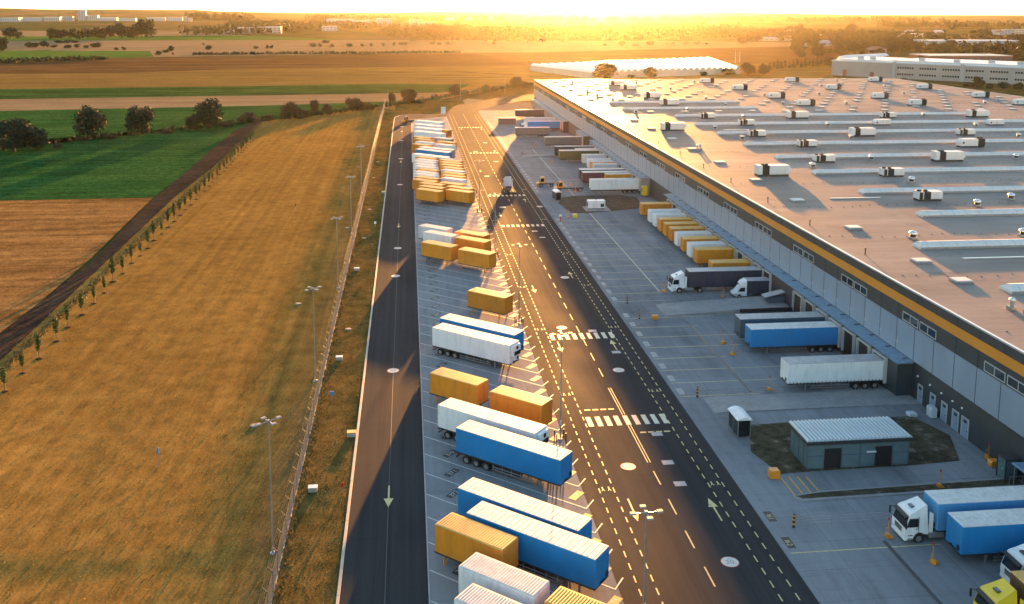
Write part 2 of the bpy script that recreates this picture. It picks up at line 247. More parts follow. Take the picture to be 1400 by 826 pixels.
FAR_BUILDINGS= [(-1378.2, 3389.4, -1321.0, 3400.9, 12.5, 60), (-1354.3, 3486.8, -1281.5, 3502.0, 12.8, 60), (-1276.9, 3503.0, -1226.2, 3513.6, 14.2, 80), (-1258.3, 3605.8, -1215.4, 3615.1, 16.0, 50), (-1231.1, 3716.9, -1204.0, 3723.0, 38.6, 25), (-1201.6, 3723.6, -1164.4, 3732.1, 19.3, 50), (-1164.4, 3732.1, -1099.4, 3746.9, 11.1, 60), (-1065.3, 3647.9, -1006.0, 3660.9, 9.5, 50), (-971.1, 3668.5, -905.7, 3682.8, 12.3, 60), (-900.6, 3683.9, -844.7, 3696.1, 13.8, 50), (-816.1, 3599.3, -807.3, 3601.2, 18.9, 12), (-804.8, 3601.7, -789.8, 3604.8, 13.5, 20), (-357.7, 1893.7, -338.4, 1894.7, 8.6, 25), (-334.8, 1922.3, -296.8, 1924.4, 11.6, 30), (-298.5, 1935.5, -252.8, 1938.1, 12.5, 30), (-190.3, 2149.7, -156.6, 2152.1, 9.8, 30), (-274.7, 3335.4, -185.1, 3351.2, 12.7, 60), (-160.1, 2976.7, -92.7, 2986.4, 13.7, 60), (-88.7, 2857.6, -45.4, 2863.4, 19.7, 50), (-19.4, 2355.3, -1.4, 2356.9, 9.1, 15), (8.9, 2751.0, 40.6, 2754.9, 19.1, 25), (44.6, 2875.4, 82.3, 2880.4, 10.0, 40), (186.6, 4167.1, 384.8, 4214.4, 9.7, 80), (588.3, 1509.0, 613.7, 1509.4, 3.6, 25), (626.4, 1509.6, 635.3, 1509.8, 7.3, 12), (779.4, 1868.2, 800.1, 1869.2, 7.5, 20), (558.8, 1266.2, 569.4, 1266.2, 3.1, 15), (587.2, 1305.8, 612.6, 1305.8, 4.8, 25), (774.4, 1717.5, 783.2, 1717.8, 4.2, 10), (864.5, 1845.1, 872.4, 1845.5, 4.5, 10), (560.2, 1088.4, 578.7, 1088.1, 4.4, 25), (683.2, 1253.1, 704.8, 1253.0, 3.6, 25), (963.6, 1747.7, 1003.7, 1749.1, 5.7, 25), (1166.1, 2103.1, 1188.7, 2104.5, 5.2, 12), (687.4, 1192.5, 820.5, 1191.4, 10.8, 30), (718.7, 1180.7, 731.0, 1180.6, 8.7, 25), (1283.0, 1949.4, 1295.4, 1950.0, 9.7, 10), (1307.9, 1950.6, 1331.1, 1951.8, 9.7, 12), (1356.1, 1983.5, 1378.0, 1984.7, 9.8, 12), (1236.7, 1861.3, 1248.6, 1861.9, 6.2, 12), (1181.4, 2005.4, 1199.4, 2006.3, 4.9, 12), (515.2, 884.1, 601.7, 881.2, 5.8, 40)]
# ------------------------------------------------------------------ vehicles and swap bodies (local: +x is the front, z=0 the ground)
def wheels(root, xs, hw, r=.5, w=.36, dual=False):
    for x in xs:
        for s in (-1, 1):
            t = MB(); y0 = s*hw; y1 = s*(hw-w)
            t.tube((x,y0,r), (x,y1,r), r, 18)
            o = t.build('wheel', K['rubber'], root)
            q = MB(); q.tube((x,s*(hw+.012),r), (x,s*(hw-.05),r), r*.56, 12); q.tube((x,s*(hw+.05),r), (x,s*hw,r), r*.2, 8)
            q.build('rim', K['rim'], o)
def box_body(root, L, z0, z1, side, roof, ribs=20, ribh=.035, hw=1.275, buckles=False, smooth_roof=False, stripe=None):
    x0, x1 = -L/2, L/2
    b = MB(); b.cbox(x0, x1, -hw, hw, z0, z1-.03, .05)
    n = int(L/ .62)
    for i in range(1, n):           # faint side posts
        x = x0 + L*i/n
        for s in (-1, 1): b.box(x-.02, x+.02, s*hw-.006, s*hw+.012, z0+.12, z1-.2)
    body = b.build('box_body', K[side], root)
    r = MB(); r.cbox(x0-.01, x1+.01, -hw-.01, hw+.01, z1-.09, z1, .035)
    for i in range(ribs):
        x = x0 + L*(i+.5)/ribs; wd = L/ribs*(.26 if ribs > 25 else .09)
        r.cbox(x-wd, x+wd, -hw+.12, hw-.12, z1-.02, z1+ribh, .012)
    r.build('roof', K[roof], root)
    e = MB()
    for s in (-1, 1):
        e.box(x0-.02, x1+.02, s*hw-.02 if s > 0 else s*hw-.02, s*hw+.02, z0-.1, z0+.02)
    e.box(x1-.04, x1+.02, -hw+.02, hw-.02, z0-.1, z0+.02); e.box(x0-.02, x0+.04, -hw+.02, hw-.02, z0-.1, z0+.02)
    e.build('bottom_rail', K['dark'], root)
    if buckles:
        q = MB(); k = int(L/.5)
        for i in range(k):
            x = x0+.3+i*.5
            for s in (-1,1): q.box(x-.035, x+.035, s*(hw+.022), s*(hw+.04), z0-.14, z0+.22)
        q.build('curtain_buckles', K['black'], root)
    for s in (-1, 1):               # rear doors with lock bars
        d = MB(); a, c = (.03, hw-.05) if s > 0 else (-hw+.05, -.03)
        d.cbox(x0-.045, x0+.02, a, c, z0+.06, z1-.14, .015)
        od = d.build('rear_door', K[side], root)
        for yy in (.3, .85):
            l = MB(); l.tube((x0-.07, s*yy*1.05, z0+.08), (x0-.07, s*yy*1.05, z1-.16), .022, 6); l.box(x0-.10, x0-.05, s*yy*1.05-.12, s*yy*1.05+.12, z0+.75, z0+.80)
            l.build('lock_bar', K['steel'], od)
    f = MB(); f.cbox(x1-.02, x1+.04, -hw+.06, hw-.06, z0+.05, z1-.12, .015)
    for yy in (-.75,-.25,.25,.75): f.box(x1+.03, x1+.055, yy-.03, yy+.03, z0+.15, z1-.25)
    f.build('front_wall', K[side], root)
    return body
def swap_body(side='yellow', roof=None, legs=True, L=7.45):
    root = thing('swap_container', 'swap body', 'container')
    z0, z1 = (1.2, 3.9) if legs else (.15, 2.85)
    box_body(root, L, z0, z1, side, roof or YR.get(side, 'roofwhite'), ribs=28, ribh=.03)
    x0, x1 = -L/2, L/2
    if legs:
        for x in (x0+.95, x1-1.1):
            for s in (-1, 1):
                l = MB(); l.box(x-.06, x+.06, s*1.14-.06, s*1.14+.06, .03, z0-.06); l.box(x-.13, x+.13, s*1.14-.13, s*1.14+.13, 0, .035)
                l.tube((x+.05, s*1.14, .45), (x+.62, s*1.05, z0-.08), .025, 5)
                l.build('support_leg', K[side] if side.startswith('yellow') else K['steel'], root)
    f = MB()
    for s in (-1, 1): f.box(x0+.3, x1-.3, s*.42-.07, s*.42+.07, z0-.24, z0-.1)
    for i in range(9): f.box(x0+.4+i*(L-.8)/8-.04, x0+.4+i*(L-.8)/8+.04, -1.2, 1.2, z0-.2, z0-.1)
    for x in (x0, x1):
        for s in (-1, 1):
            f.cbox(x-.09, x+.09, s*1.2-.09, s*1.2+.10, z0-.1, z0+.03, .02)
    f.build('underframe', K['dark'], root)
    return root
def trailer_parts(root, side, roof, reefer=False, L=13.6, buckles=False, ribs=24, park=True):
    z0, z1 = 1.22, 4.0
    box_body(root, L, z0, z1, side, roof, ribs=ribs, ribh=.012, buckles=buckles)
    x0, x1 = -L/2, L/2
    c = MB()
    for s in (-1, 1): c.box(x0+.1, x1-.3, s*.5-.07, s*.5+.07, z0-.42, z0-.1)
    for i in range(16): c.box(x0+.3+i*.85-.04, x0+.3+i*.85+.04, -1.2, 1.2, z0-.22, z0-.1)
    for x in (x0+1.4, x0+2.75, x0+4.1): c.tube((x,-1.1,.5), (x,1.1,.5), .07, 6)
    c.build('chassis', K['dark'], root)
    wheels(root, (x0+1.4, x0+2.75, x0+4.1), 1.24, .5)
    for s in (-1, 1):
        l = MB(); l.box(x1-2.75, x1-2.6, s*.85-.07, s*.85+.07, .08 if park else .45, z0-.1); l.box(x1-2.85, x1-2.5, s*.85-.15, s*.85+.15, .0 if park else .38, .08 if park else .45)
        l.tube((x1-2.65, s*.85, .6), (x1-3.6, s*.6, z0-.15), .03, 5)
        l.build('landing_leg', K['steel'], root)
        g = MB()
        for z in (.45, .75): g.box(x0+5.0, x1-3.2, s*1.22-.02, s*1.22+.02, z, z+.1)
        for i in range(5): g.box(x0+5.05+i*1.2, x0+5.12+i*1.2, s*1.2-.03, s*1.2, .45, z0-.1)
        g.build('side_guard', K['steel'], root)
        t = MB(); t.cbox(x0-.06, x0+.02, s*.95-.2, s*.95+.2, .78, .95, .02); t.build('tail_light', K['red'], root)
        m = MB(); m.box(x0+.8, x0+4.7, s*1.24-.3 if s > 0 else s*1.24, s*1.24 if s > 0 else s*1.24+.3, 1.03, 1.06); m.build('mudguard', K['black'], root)
    u = MB(); u.box(x0-.04, x0+.06, -1.2, 1.2, .48, .62); u.box(x0, x0+.1, -.6, -.5, .6, z0-.1); u.box(x0, x0+.1, .5, .6, .6, z0-.1); u.build('bumper', K['dark'], root)
    p = MB(); p.cbox(-.9, 1.7, -1.2, -.55, .45, .98, .03); p.build('pallet_box', K['black'], root)
    if reefer:
        q = MB(); q.cbox(x1+.02, x1+.5, -.95, .95, z1-1.75, z1-.15, .08); q.box(x1+.5, x1+.52, -.7, -.05, z1-1.6, z1-.8)
        q.box(x1+.5, x1+.53, .1, .7, z1-.75, z1-.3); o = q.build('cooling_unit', K['white'], root)
        g = MB(); g.box(x1+.52, x1+.55, -.78, .78, z1-1.55, z1-1.0); g.tube((x1+.5,0,z1-.55), (x1+.54,0,z1-.55), .26, 12); g.build('grille', K['black'], o)
    k = MB(); k.tube((x1-.02,-.25,1.5), (x1+.09,-.25,1.5), .06, 8); k.box(x1+.03, x1+.12, -.5, .5, 1.35, 1.42); k.box(x1+.04, x1+.1, .6, .95, 1.45, 1.9); k.build('coupling_panel', K['black'], root)
def semi_trailer(side, roof='roofwhite', **kw):
    root = thing('semi_trailer', 'semi trailer', 'trailer'); trailer_parts(root, side, roof, **kw); return root
def cab_parts(root, xf, paint, high=True, rear_axle=True, reach=5.2):
    """tractor unit whose nose stands at x = xf"""
    hw = 1.24; zt = 3.72 if high else 3.1
    prof = [(0,.42),(.03,1.15),(-.02,1.62),(-.36,2.72),(-.55,2.98),(-1.05,3.16),(-2.2,zt),(-2.3,zt-.08),(-2.34,.95),(-1.98,.95),(-1.86,1.02),(-1.6,1.15),(-1.3,1.15),(-1.02,1.0),(-.88,.75),(-.84,.42)]
    w = [.06,.0,.0,.10,.16,.22,.42,.42,.0,0,0,0,0,0,0,.06]
    b = MB(); b.extr_y([(xf+x,z) for x,z in prof], -hw, hw, 0, w); b.build('cab', paint, root)
    g = MB(); o = .015
    g.extr_y([(xf-.005+o,1.66),(xf-.335+o,2.68),(xf-.36,2.70),(xf-.05,1.66)], -hw+.10, hw-.10, 0, [.0,.06,.06,0]); g.build('windscreen', K['glass'], root)
    v = MB(); v.extr_y([(xf-.30,2.72),(xf+.02,2.62),(xf+.03,2.68),(xf-.3,2.82)], -hw+.12, hw-.12); v.build('sun_visor', K['black'], root)
    for s in (-1, 1):
        y = s*hw
        q = MB(); a, c = sorted((y+s*.012, y-s*.05))
        q.extr_y([(xf-.16,1.72),(xf-.42,2.55),(xf-1.25,2.55),(xf-1.25,1.72)], a, c, 0, [0,.06,.06,0] if False else None); q.build('side_window', K['glass'], root)
        d = MB(); d.box(xf-1.34, xf-1.30, a, c, 1.0, 2.7); d.box(xf-1.2, xf-1.02, *sorted((y+s*.04, y)), 1.5, 1.56); d.build('door_trim', K['black'], root)
        m = MB(); m.tube((xf-.1,y,2.55), (xf+.12,y+s*.28,2.5), .02, 5); m.cbox(xf+.05, xf+.17, *sorted((y+s*.17, y+s*.40)), 1.75, 2.5, .03); m.build('mirror', K['black'], root)
        h = MB(); h.cbox(xf-.02, xf+.045, *sorted((s*1.16, s*.72)), .72, .92, .015); h.build('headlight', K['lamp'], root)
        st = MB(); st.box(xf-.82, xf-.3, *sorted((y+s*.01, y-s*.25)), .5, .56); st.box(xf-.82, xf-.3, *sorted((y+s*.01, y-s*.25)), .85, .9); st.build('step', K['black'], root)
        sf = MB(); sf.cbox(xf-4.0, xf-2.45, *sorted((y, y-s*.5)), .5, 1.05, .06); sf.build('fuel_tank', K['steel'], root)
        fa = MB(); fa.extr_y([(xf-2.36,1.1),(xf-2.36,zt-.5),(xf-2.75,zt-.75),(xf-2.75,1.1)], *sorted((y-s*.0, y-s*.06))); fa.build('side_fairing', paint, root)
    gr = MB()
    for i in range(3): gr.box(xf, xf+.05, -.62, .62, 1.0+i*.17, 1.11+i*.17)
    gr.box(xf, xf+.045, -1.0, 1.0, .5, .62); gr.build('grille', K['black'], root)
    bp = MB(); bp.cbox(xf-.3, xf+.07, -1.24, 1.24, .36, .70, .06); bp.build('bumper', paint, root)
    ht = MB(); ht.cbox(xf-1.35, xf-.95, -.32, .32, 3.18, 3.32, .03); ht.build('roof_hatch', K['glass'], root)
    ch = MB()
    for s in (-1, 1): ch.box(xf-reach-.8, xf-.4, s*.4-.06, s*.4+.06, .7, .95)
    ch.box(xf-3.3, xf-2.5, -.9, .9, .6, 1.0); ch.build('tractor_frame', K['dark'], root)
    wheels(root, (xf-1.42,), 1.22, .5, .32)
    if rear_axle: wheels(root, (xf-reach,), 1.24, .5, .62)
def lorry(paint, side, roof='roofwhite', **kw):
    root = thing('articulated_lorry', 'lorry', 'lorry')
    trailer_parts(root, side, roof, park=False, **kw); cab_parts(root, 9.95, K[paint]); return root
def swap_lorry(paint, side=None):
    """rigid lorry that carries one swap body, or an empty frame"""
    root = thing('swap_body_lorry', 'rigid lorry', 'lorry')
    f = MB()
    for s in (-1, 1): f.box(-4.4, 4.0, s*.42-.07, s*.42+.07, .78, 1.05)
    for i in range(6): f.box(-4.2+i*1.3-.06, -4.2+i*1.3+.06, -1.15, 1.15, .95, 1.08)
    f.cbox(-1.5, .2, -1.15, -.6, .5, .95, .03); f.cbox(-1.2, .4, .6, 1.15, .5, .95, .03)
    f.build('load_frame', K['dark'], root)
    cab_parts(root, 6.55, K[paint], reach=8.4); wheels(root, (-3.25,), 1.24, .5, .62)
    if side: box_body(root, 7.45, 1.2, 3.9, side, YR.get(side, 'roofwhite'), ribs=28)
    else:
        d = MB(); d.box(-4.5, -4.4, -1.2, 1.2, .6, .85); d.build('bumper', K['dark'], root)
    return root
def box_van():
    root = thing('box_van', 'box van', 'van')
    prof = [(0,.4),(.02,.95),(-.55,1.25),(-1.15,2.05),(-1.45,2.2),(-2.3,2.25),(-2.3,.5),(-1.35,.5),(-1.25,.75),(-.95,.9),(-.65,.75),(-.55,.4)]
    b = MB(); b.extr_y([(3.4+x,z) for x,z in prof], -1.0, 1.0, 0, [.1,.02,.05,.12,.15,.15,0,0,0,0,0,.1]); b.build('cab', K['white'], root)
    d = MB(); d.extr_y([(1.1,2.24),(1.95,2.26),(2.25,2.5),(1.9,3.0),(1.1,3.3)], -1.0, 1.0, 0, [0,.1,.2,.3,.1]); d.build('roof_spoiler', K['white'], root)
    g = MB(); g.extr_y([(3.4-.58,1.27),(3.4-1.14,2.02),(3.4-1.18,2.0),(3.4-.66,1.25)], -.85, .85); g.build('windscreen', K['glass'], root)
    for s in (-1, 1):
        q = MB(); q.extr_y([(2.65,1.32),(2.2,1.98),(1.45,1.98),(1.45,1.32)], *sorted((s*1.0+s*.01, s*.9))); q.build('side_window', K['glass'], root)
        h = MB(); h.cbox(3.2, 3.43, *sorted((s*.9, s*.55)), .75, .95, .03); h.build('headlight', K['lamp'], root)
        m = MB(); m.cbox(2.5, 2.6, *sorted((s*1.05, s*1.25)), 1.4, 1.75, .02); m.build('mirror', K['black'], root)
    bx = MB(); bx.cbox(-3.4, 1.0, -1.1, 1.1, .75, 3.2, .04); bx.build('box_body', K['navy'], root)
    r = MB(); r.cbox(-3.42, 1.02, -1.12, 1.12, 3.2, 3.26, .02); r.build('roof', K['roofgrey'], root)
    bm = MB(); bm.cbox(3.1, 3.46, -.98, .98, .32, .6, .04); bm.build('bumper', K['black'], root)
    c = MB(); c.box(-3.3, 2.2, -.5, .5, .5, .75); c.build('chassis', K['dark'], root)
    wheels(root, (2.45, -1.8), 1.0, .38, .26)
    return root
def yard_tractor(loaded=True):
    root = thing('yard_tractor', 'terminal tractor', 'tractor')
    f = MB()
    for s in (-1, 1): f.box(-5.2 if loaded else -2.2, 2.4, s*.45-.08, s*.45+.08, .7, 1.0)
    if loaded:
        for i in range(5): f.box(-5+i*1.25-.08, -5+i*1.25+.08, -1.15, 1.15, .98, 1.12)
    else: f.cbox(-2.0, -.6, -.9, .9, .95, 1.2, .05)
    f.build('chassis', K['dark'], root)
    b = MB(); b.cbox(2.3, 3.0, -1.2, 1.2, .4, 1.15, .08); b.cbox(.6, 2.4, -1.2, .0, .6, 1.3, .06); b.build('engine_cover', K['orange'], root)
    c = MB(); c.extr_y([(.7,1.2),(2.25,1.2),(2.15,2.0),(1.85,2.85),(.75,2.9)], -.55, 1.2, 0, [0,0,0,.1,.1]); c.build('cab', K['orange'], root)
    g = MB(); g.extr_y([(2.265,1.35),(2.17,2.02),(1.92,2.7),(1.8,2.7),(2.1,1.35)], -.42, 1.06, 0); g.build('windscreen', K['glass'], root)
    for y in (-.58, 1.14):
        q = MB(); q.extr_y([(.9,1.6),(2.0,1.6),(1.75,2.6),(.9,2.6)], y, y+.07); q.build('side_window', K['glass'], root)
    l = MB(); l.tube((1.2,.3,2.88),(1.2,.3,3.1),.07,8); l.build('beacon', K['red'], root)
    for s in (-1, 1):
        h = MB(); h.cbox(2.95, 3.04, *sorted((s*1.05, s*.75)), .7, .9, .02); h.build('headlight', K['lamp'], root)
    wheels(root, (1.75, -4.1 if loaded else -1.2), 1.2, .5, .4)
    if loaded: wheels(root, (-2.9,), 1.2, .5, .4)
    return root
# ------------------------------------------------------------------ parking bays between the two roads
ANG = R(-40); D = (math.cos(ANG), math.sin(ANG)); PD = (.643, .766)
def bay(key, maker, x, y, L, label, group, dz=0, shift=0, flip=False):
    cx = x + D[0]*(L/2+shift) + PD[0]*1.275; cy = y + D[1]*(L/2+shift) + PD[1]*1.275
    return place(key, maker, (cx, cy, 0), ANG + (math.pi if flip else 0) + R(rng.uniform(-.35,.35)), label, group)
GS = 'swap bodies parked in the slanted bays'; GT = 'semi trailers parked in the slanted bays'; GF = 'swap bodies packed in the far rows'
S = lambda c: (('swap', c), lambda: swap_body(c))
T_ = lambda c, **k: (('semi', c, str(k)), lambda: semi_trailer(c, **k))
near_swaps = [
 ('white', 3.8, 73.4, 'white ribbed swap body in front of the lower blue trailer at the bottom edge'),
 ('white', 3.2, 69.0, 'nearest white swap body with a plain flat roof at the bottom edge'),
 ('yellow', 10.3, 67.9, 'yellow ribbed swap body beside the two nearest white ones, cut by the bottom edge'),
 ('yellow', 2.0, 80.1, 'yellow swap body on legs over bay 375, left of the lower blue trailer'),
 ('yellow', 2.4, 116.1, 'yellow swap body behind the long white trailer, left of another yellow one'),
 ('yellow_b', 9.6, 109.4, 'yellow swap body on the road side behind the long white trailer'),
 ('yellow_b', 9.5, 151.3, 'single yellow swap body on tall legs standing alone beside a lamp post'),
 ('yellow', 2.3, 184.9, 'left yellow swap body of the front pair in the middle group on legs'),
 ('yellow', 9.3, 178.6, 'right yellow swap body of the front pair in the middle group by the lamp post'),
 ('yellow', 9.2, 188.2, 'yellow swap body second from front on the road side of the middle group'),
 ('yellow_b', 9.4, 193.4, 'rearmost yellow swap body on the road side of the middle group'),
 ('white', 2.8, 193.6, 'front white swap body on the left of the middle group behind the yellow one'),
 ('pale', 1.9, 199.6, 'rear pale swap body on the left of the middle group'),
]
for c, x, y, lb in near_swaps: bay(*S(c), x, y, 7.45, lb, GS)
near_trailers = [
 (T_('blue'), 5.0, 81.7, 'lower blue curtain trailer with off-white roof beside the yellow swap body in bay 375'),
 (T_('blue'), 4.4, 86.3, 'second blue curtain trailer from the bottom, behind the lower blue one'),
 (T_('blue'), 4.9, 99.6, 'blue curtain trailer directly in front of the long white box trailer'),
 (T_('white', reefer=True, ribs=0), 3.1, 106.0, 'long white box trailer directly behind a blue curtain trailer'),
 (T_('white', reefer=True, ribs=0), 3.2, 133.4, 'white refrigerated trailer with wheels showing beside a blue trailer'),
 (T_('blue'), 4.4, 137.6, 'blue trailer half hidden behind the white refrigerated one'),
]
for k, x, y, lb in near_trailers: bay(*k, x, y, 13.6, lb, GT)
ORD = ['frontmost', 'second', 'third', 'fourth', 'fifth', 'sixth', 'seventh', 'eighth', 'ninth', 'tenth', 'eleventh', 'twelfth', 'thirteenth', 'fourteenth', 'fifteenth', 'sixteenth', 'seventeenth', 'eighteenth', 'nineteenth', 'twentieth', 'twenty-first', 'twenty-second']
CN = {'yellow':'yellow','yellow_b':'yellow','white':'white','pale':'pale grey','grey':'grey'}
farL = [('yellow',1.7,241.6),('yellow',2.5,245.8),('yellow',2.6,250.3),('yellow_b',.9,255.6),('yellow',1.5,259.8),('white',1.2,264.5),('white',1.3,268.7),('yellow_b',2.0,272.9),('white',1.5,277.7),('white',1.4,282.2),('pale',1.4,286.7),('white',1.8,291.0),('yellow',2.1,295.4),('yellow_b',1.1,324.3),('white',2.4,330.6),('yellow',2.0,337.4),('yellow_b',1.6,342.8)]
for i, (c, x, y) in enumerate(farL):
    bay(*S(c), x, y, 7.45, '%s swap body, %s from the front in the packed rows, left column' % (CN[c], ORD[i]), GF)
farR = [('yellow',9.5,239.9),('yellow',9.7,244.5),('white',8.7,257.4),('yellow',8.9,261.9),('yellow',9.2,266.2),('pale',9.2,270.8),('yellow_b',9.4,275.3),('yellow',9.2,280.3),('yellow',9.3,284.7),('yellow_b',9.3,289.0),('white',9.0,323.6),('yellow',9.8,330.4),('grey',9.0,340.0),('yellow_b',9.4,364.4)]
for i, (c, x, y) in enumerate(farR):
    bay(*S(c), x, y, 7.45, '%s swap body, %s from the front in the packed rows, road side' % (CN[c], ORD[i]), GF)
bay(('swl','blue'), lambda: swap_lorry('pale', 'yellow'), 8.1, 250.2, 7.45, 'pale blue cab lorry with yellow swap body beside the packed rows', None)
bay(('lorry','ww'), lambda: lorry('white', 'white', ribs=0), 1.0, 301.0, 13.6, 'white articulated lorry parked across both columns of the packed far rows', None)
for k, x, y, lb in [
 (T_('blue'), 2.2, 311.6, 'blue-sided trailer with white roof deep in the packed far rows'),
 (T_('grey', roof='roofwhite'), 3.4, 316.4, 'grey trailer with pale roof just behind the blue-sided one in the packed rows'),
 (T_('white', ribs=0), 2.1, 358.5, 'fourth white long trailer from the far end of the packed rows'),
 (T_('white', ribs=0), 2.2, 366.0, 'third white long trailer from the far end, beside a yellow swap body'),
 (T_('white', ribs=0), 2.3, 380.8, 'second white long trailer from the far end of the packed rows'),
 (T_('white', ribs=0), 2.9, 393.4, 'farthest white long trailer at the very end of the packed rows')]:
    if y == 366.0: x, y = 2.2, 370.0
    bay(*k, x, y, 13.6, lb, GT)
# ------------------------------------------------------------------ lorries and boxes at the loading docks (front towards the road, -x)
GD = 'containers backed up to the loading docks'; GDT = 'trailers backed up to the loading docks'
def dock(key, maker, yc, L, label, group, xr=63.35):
    return place(key, maker, (xr-L/2, yc, 0), math.pi + R(rng.uniform(-.25,.25)), label, group)
for c, y, lb in [
 ('yellow', 165.4, 'yellow container at the dock next to the dark blue lorry, mostly hidden by it'),
 ('yellow', 174.9, 'nearest fully seen yellow container in the row of docked containers'),
 ('white', 179.3, 'white container between two yellow ones, second fully seen in the docked row'),
 ('yellow', 183.7, 'yellow container between two white ones in the docked row'),
 ('white', 188.3, 'white container with a yellow one on both sides, fourth fully seen in the docked row'),
 ('yellow_b', 192.8, 'nearest of three yellow containers standing together in the docked row'),
 ('yellow', 197.2, 'middle of three yellow containers standing together in the docked row'),
 ('yellow', 201.7, 'farthest of three yellow containers standing together in the docked row'),
 ('white', 206.2, 'nearer of two white containers standing together in the docked row'),
 ('white', 210.7, 'farther of two white containers standing together in the docked row'),
 ('yellow_b', 218.7, 'last yellow container of the near docked row, beside the gravel island'),
 ('orange', 260.3, 'orange container docked against the maroon one beyond the gravel island'),
 ('pale', 277.4, 'pale container nearest the white-and-blue trailer beyond the gravel island'),
 ('orange', 281.9, 'orange container between pale ones beyond the gravel island'),
 ('white', 286.6, 'white container docked just past the orange one beyond the gravel island'),
 ('pale', 295.9, 'farthest pale container before the olive trailer'),
 ('orange', 308.7, 'orange container half hidden behind the olive trailer')]:
    dock(*S(c), y, 7.45, lb, GD)
for k, y, lb in [
 (T_('white', roof='roofgrey', buckles=True, ribs=20), 115.6, 'white curtain trailer with buckle straps and grey roof, nearest at the docks'),
 (T_('blue', roof='roofwhite'), 129.2, 'bright blue trailer at the dock beside the slate one'),
 (T_('slate', roof='roofgrey'), 133.8, 'slate grey trailer behind the bright blue one at the docks'),
 (T_('white', ribs=0), 251.1, 'long white box trailer at the dock by the gravel island'),
 (T_('maroon', roof='roofwhite'), 263.1, 'maroon curtain trailer behind the long white one at the docks'),
 (T_('navy', roof='roofwhite'), 267.8, 'white-roofed trailer with a dark blue side behind the maroon one'),
 (T_('olive', roof='roofwhite'), 304.9, 'olive green trailer at the docks beyond the pale containers'),
 (T_('navy', roof='roofgrey'), 314.6, 'dark low trailer just beyond the olive one'),
 (T_('taupe', roof='roofwhite'), 338.6, 'taupe trailer with a bright roof edge standing alone at the far docks'),
 (T_('pale', roof='roofwhite'), 399.6, 'white trailer next to the far blue lorry'),
 (T_('plum', roof='roofwhite'), 432.9, 'plum coloured trailer at the farthest docks')]:
    dock(*k, y, 13.6, lb, GDT)
dock(('lorry','navy'), lambda: lorry('white', 'navy', roof='roofgrey'), 159.9, 13.6, 'white cab lorry with a dark navy curtain trailer docked beside a small van', None)
place(('van',), box_van, (60.1, 155.6, 0), math.pi, 'small white box van with a dark box next to the navy lorry')
dock(('lorry','bluefar'), lambda: lorry('white', 'blue'), 386.6, 13.6, 'far white cab lorry with a bright blue trailer at the docks', None)
place(T_('taupe', roof='roofwhite')[0], T_('taupe', roof='roofwhite')[1], (49.0, 366.6, 0), math.pi, 'taupe trailer left standing in the yard away from the docks', GDT)
place(('swap','plum'), lambda: swap_body('plum', 'roofwhite', legs=False), (43.4, 409.8, 0), math.pi, 'dark plum container standing alone on the far yard')
# bottom right corner
dock(('lorry','sky'), lambda: lorry('white', 'sky', roof='roofwhite'), 79.9, 13.6, 'white cab lorry with a pale blue trailer in the bottom right corner', None)
dock(*T_('blue', roof='roofwhite', ribs=26), 75.9, 13.6, 'blue trailer with a ribbed roof uncoupled beside the blue lorry', GDT)
dock(('lorry','whitecab'), lambda: lorry('white', 'white'), 71.4, 13.6, 'white cab lorry half cut off behind the yellow one', None, xr=69.0)
dock(('lorry','yellow'), lambda: lorry('signal', 'brown', roof='roofyellow'), 66.6, 13.6, 'bright yellow cab lorry at the bottom right edge of the photo', None)
# vehicles on the roads and the yard
place(('swl','empty'), lambda: swap_lorry('pale', None), (27.9, 254.6, 0), R(91), 'lorry with a pale cab and an empty frame driving away on the main road')
place(('yt',1), lambda: yard_tractor(True), (43.4, 255.0, 0), R(178), 'orange yard tractor with a long empty frame parked in the yard')
place(('yt',2), lambda: yard_tractor(False), (39.4, 262.4, 0), R(175), 'short orange yard tractor without a frame standing behind the long one')
place(('yt',3), lambda: yard_tractor(False), (.2, 419.5, 0), R(-150), 'small orange tractor at the far end of the left road')
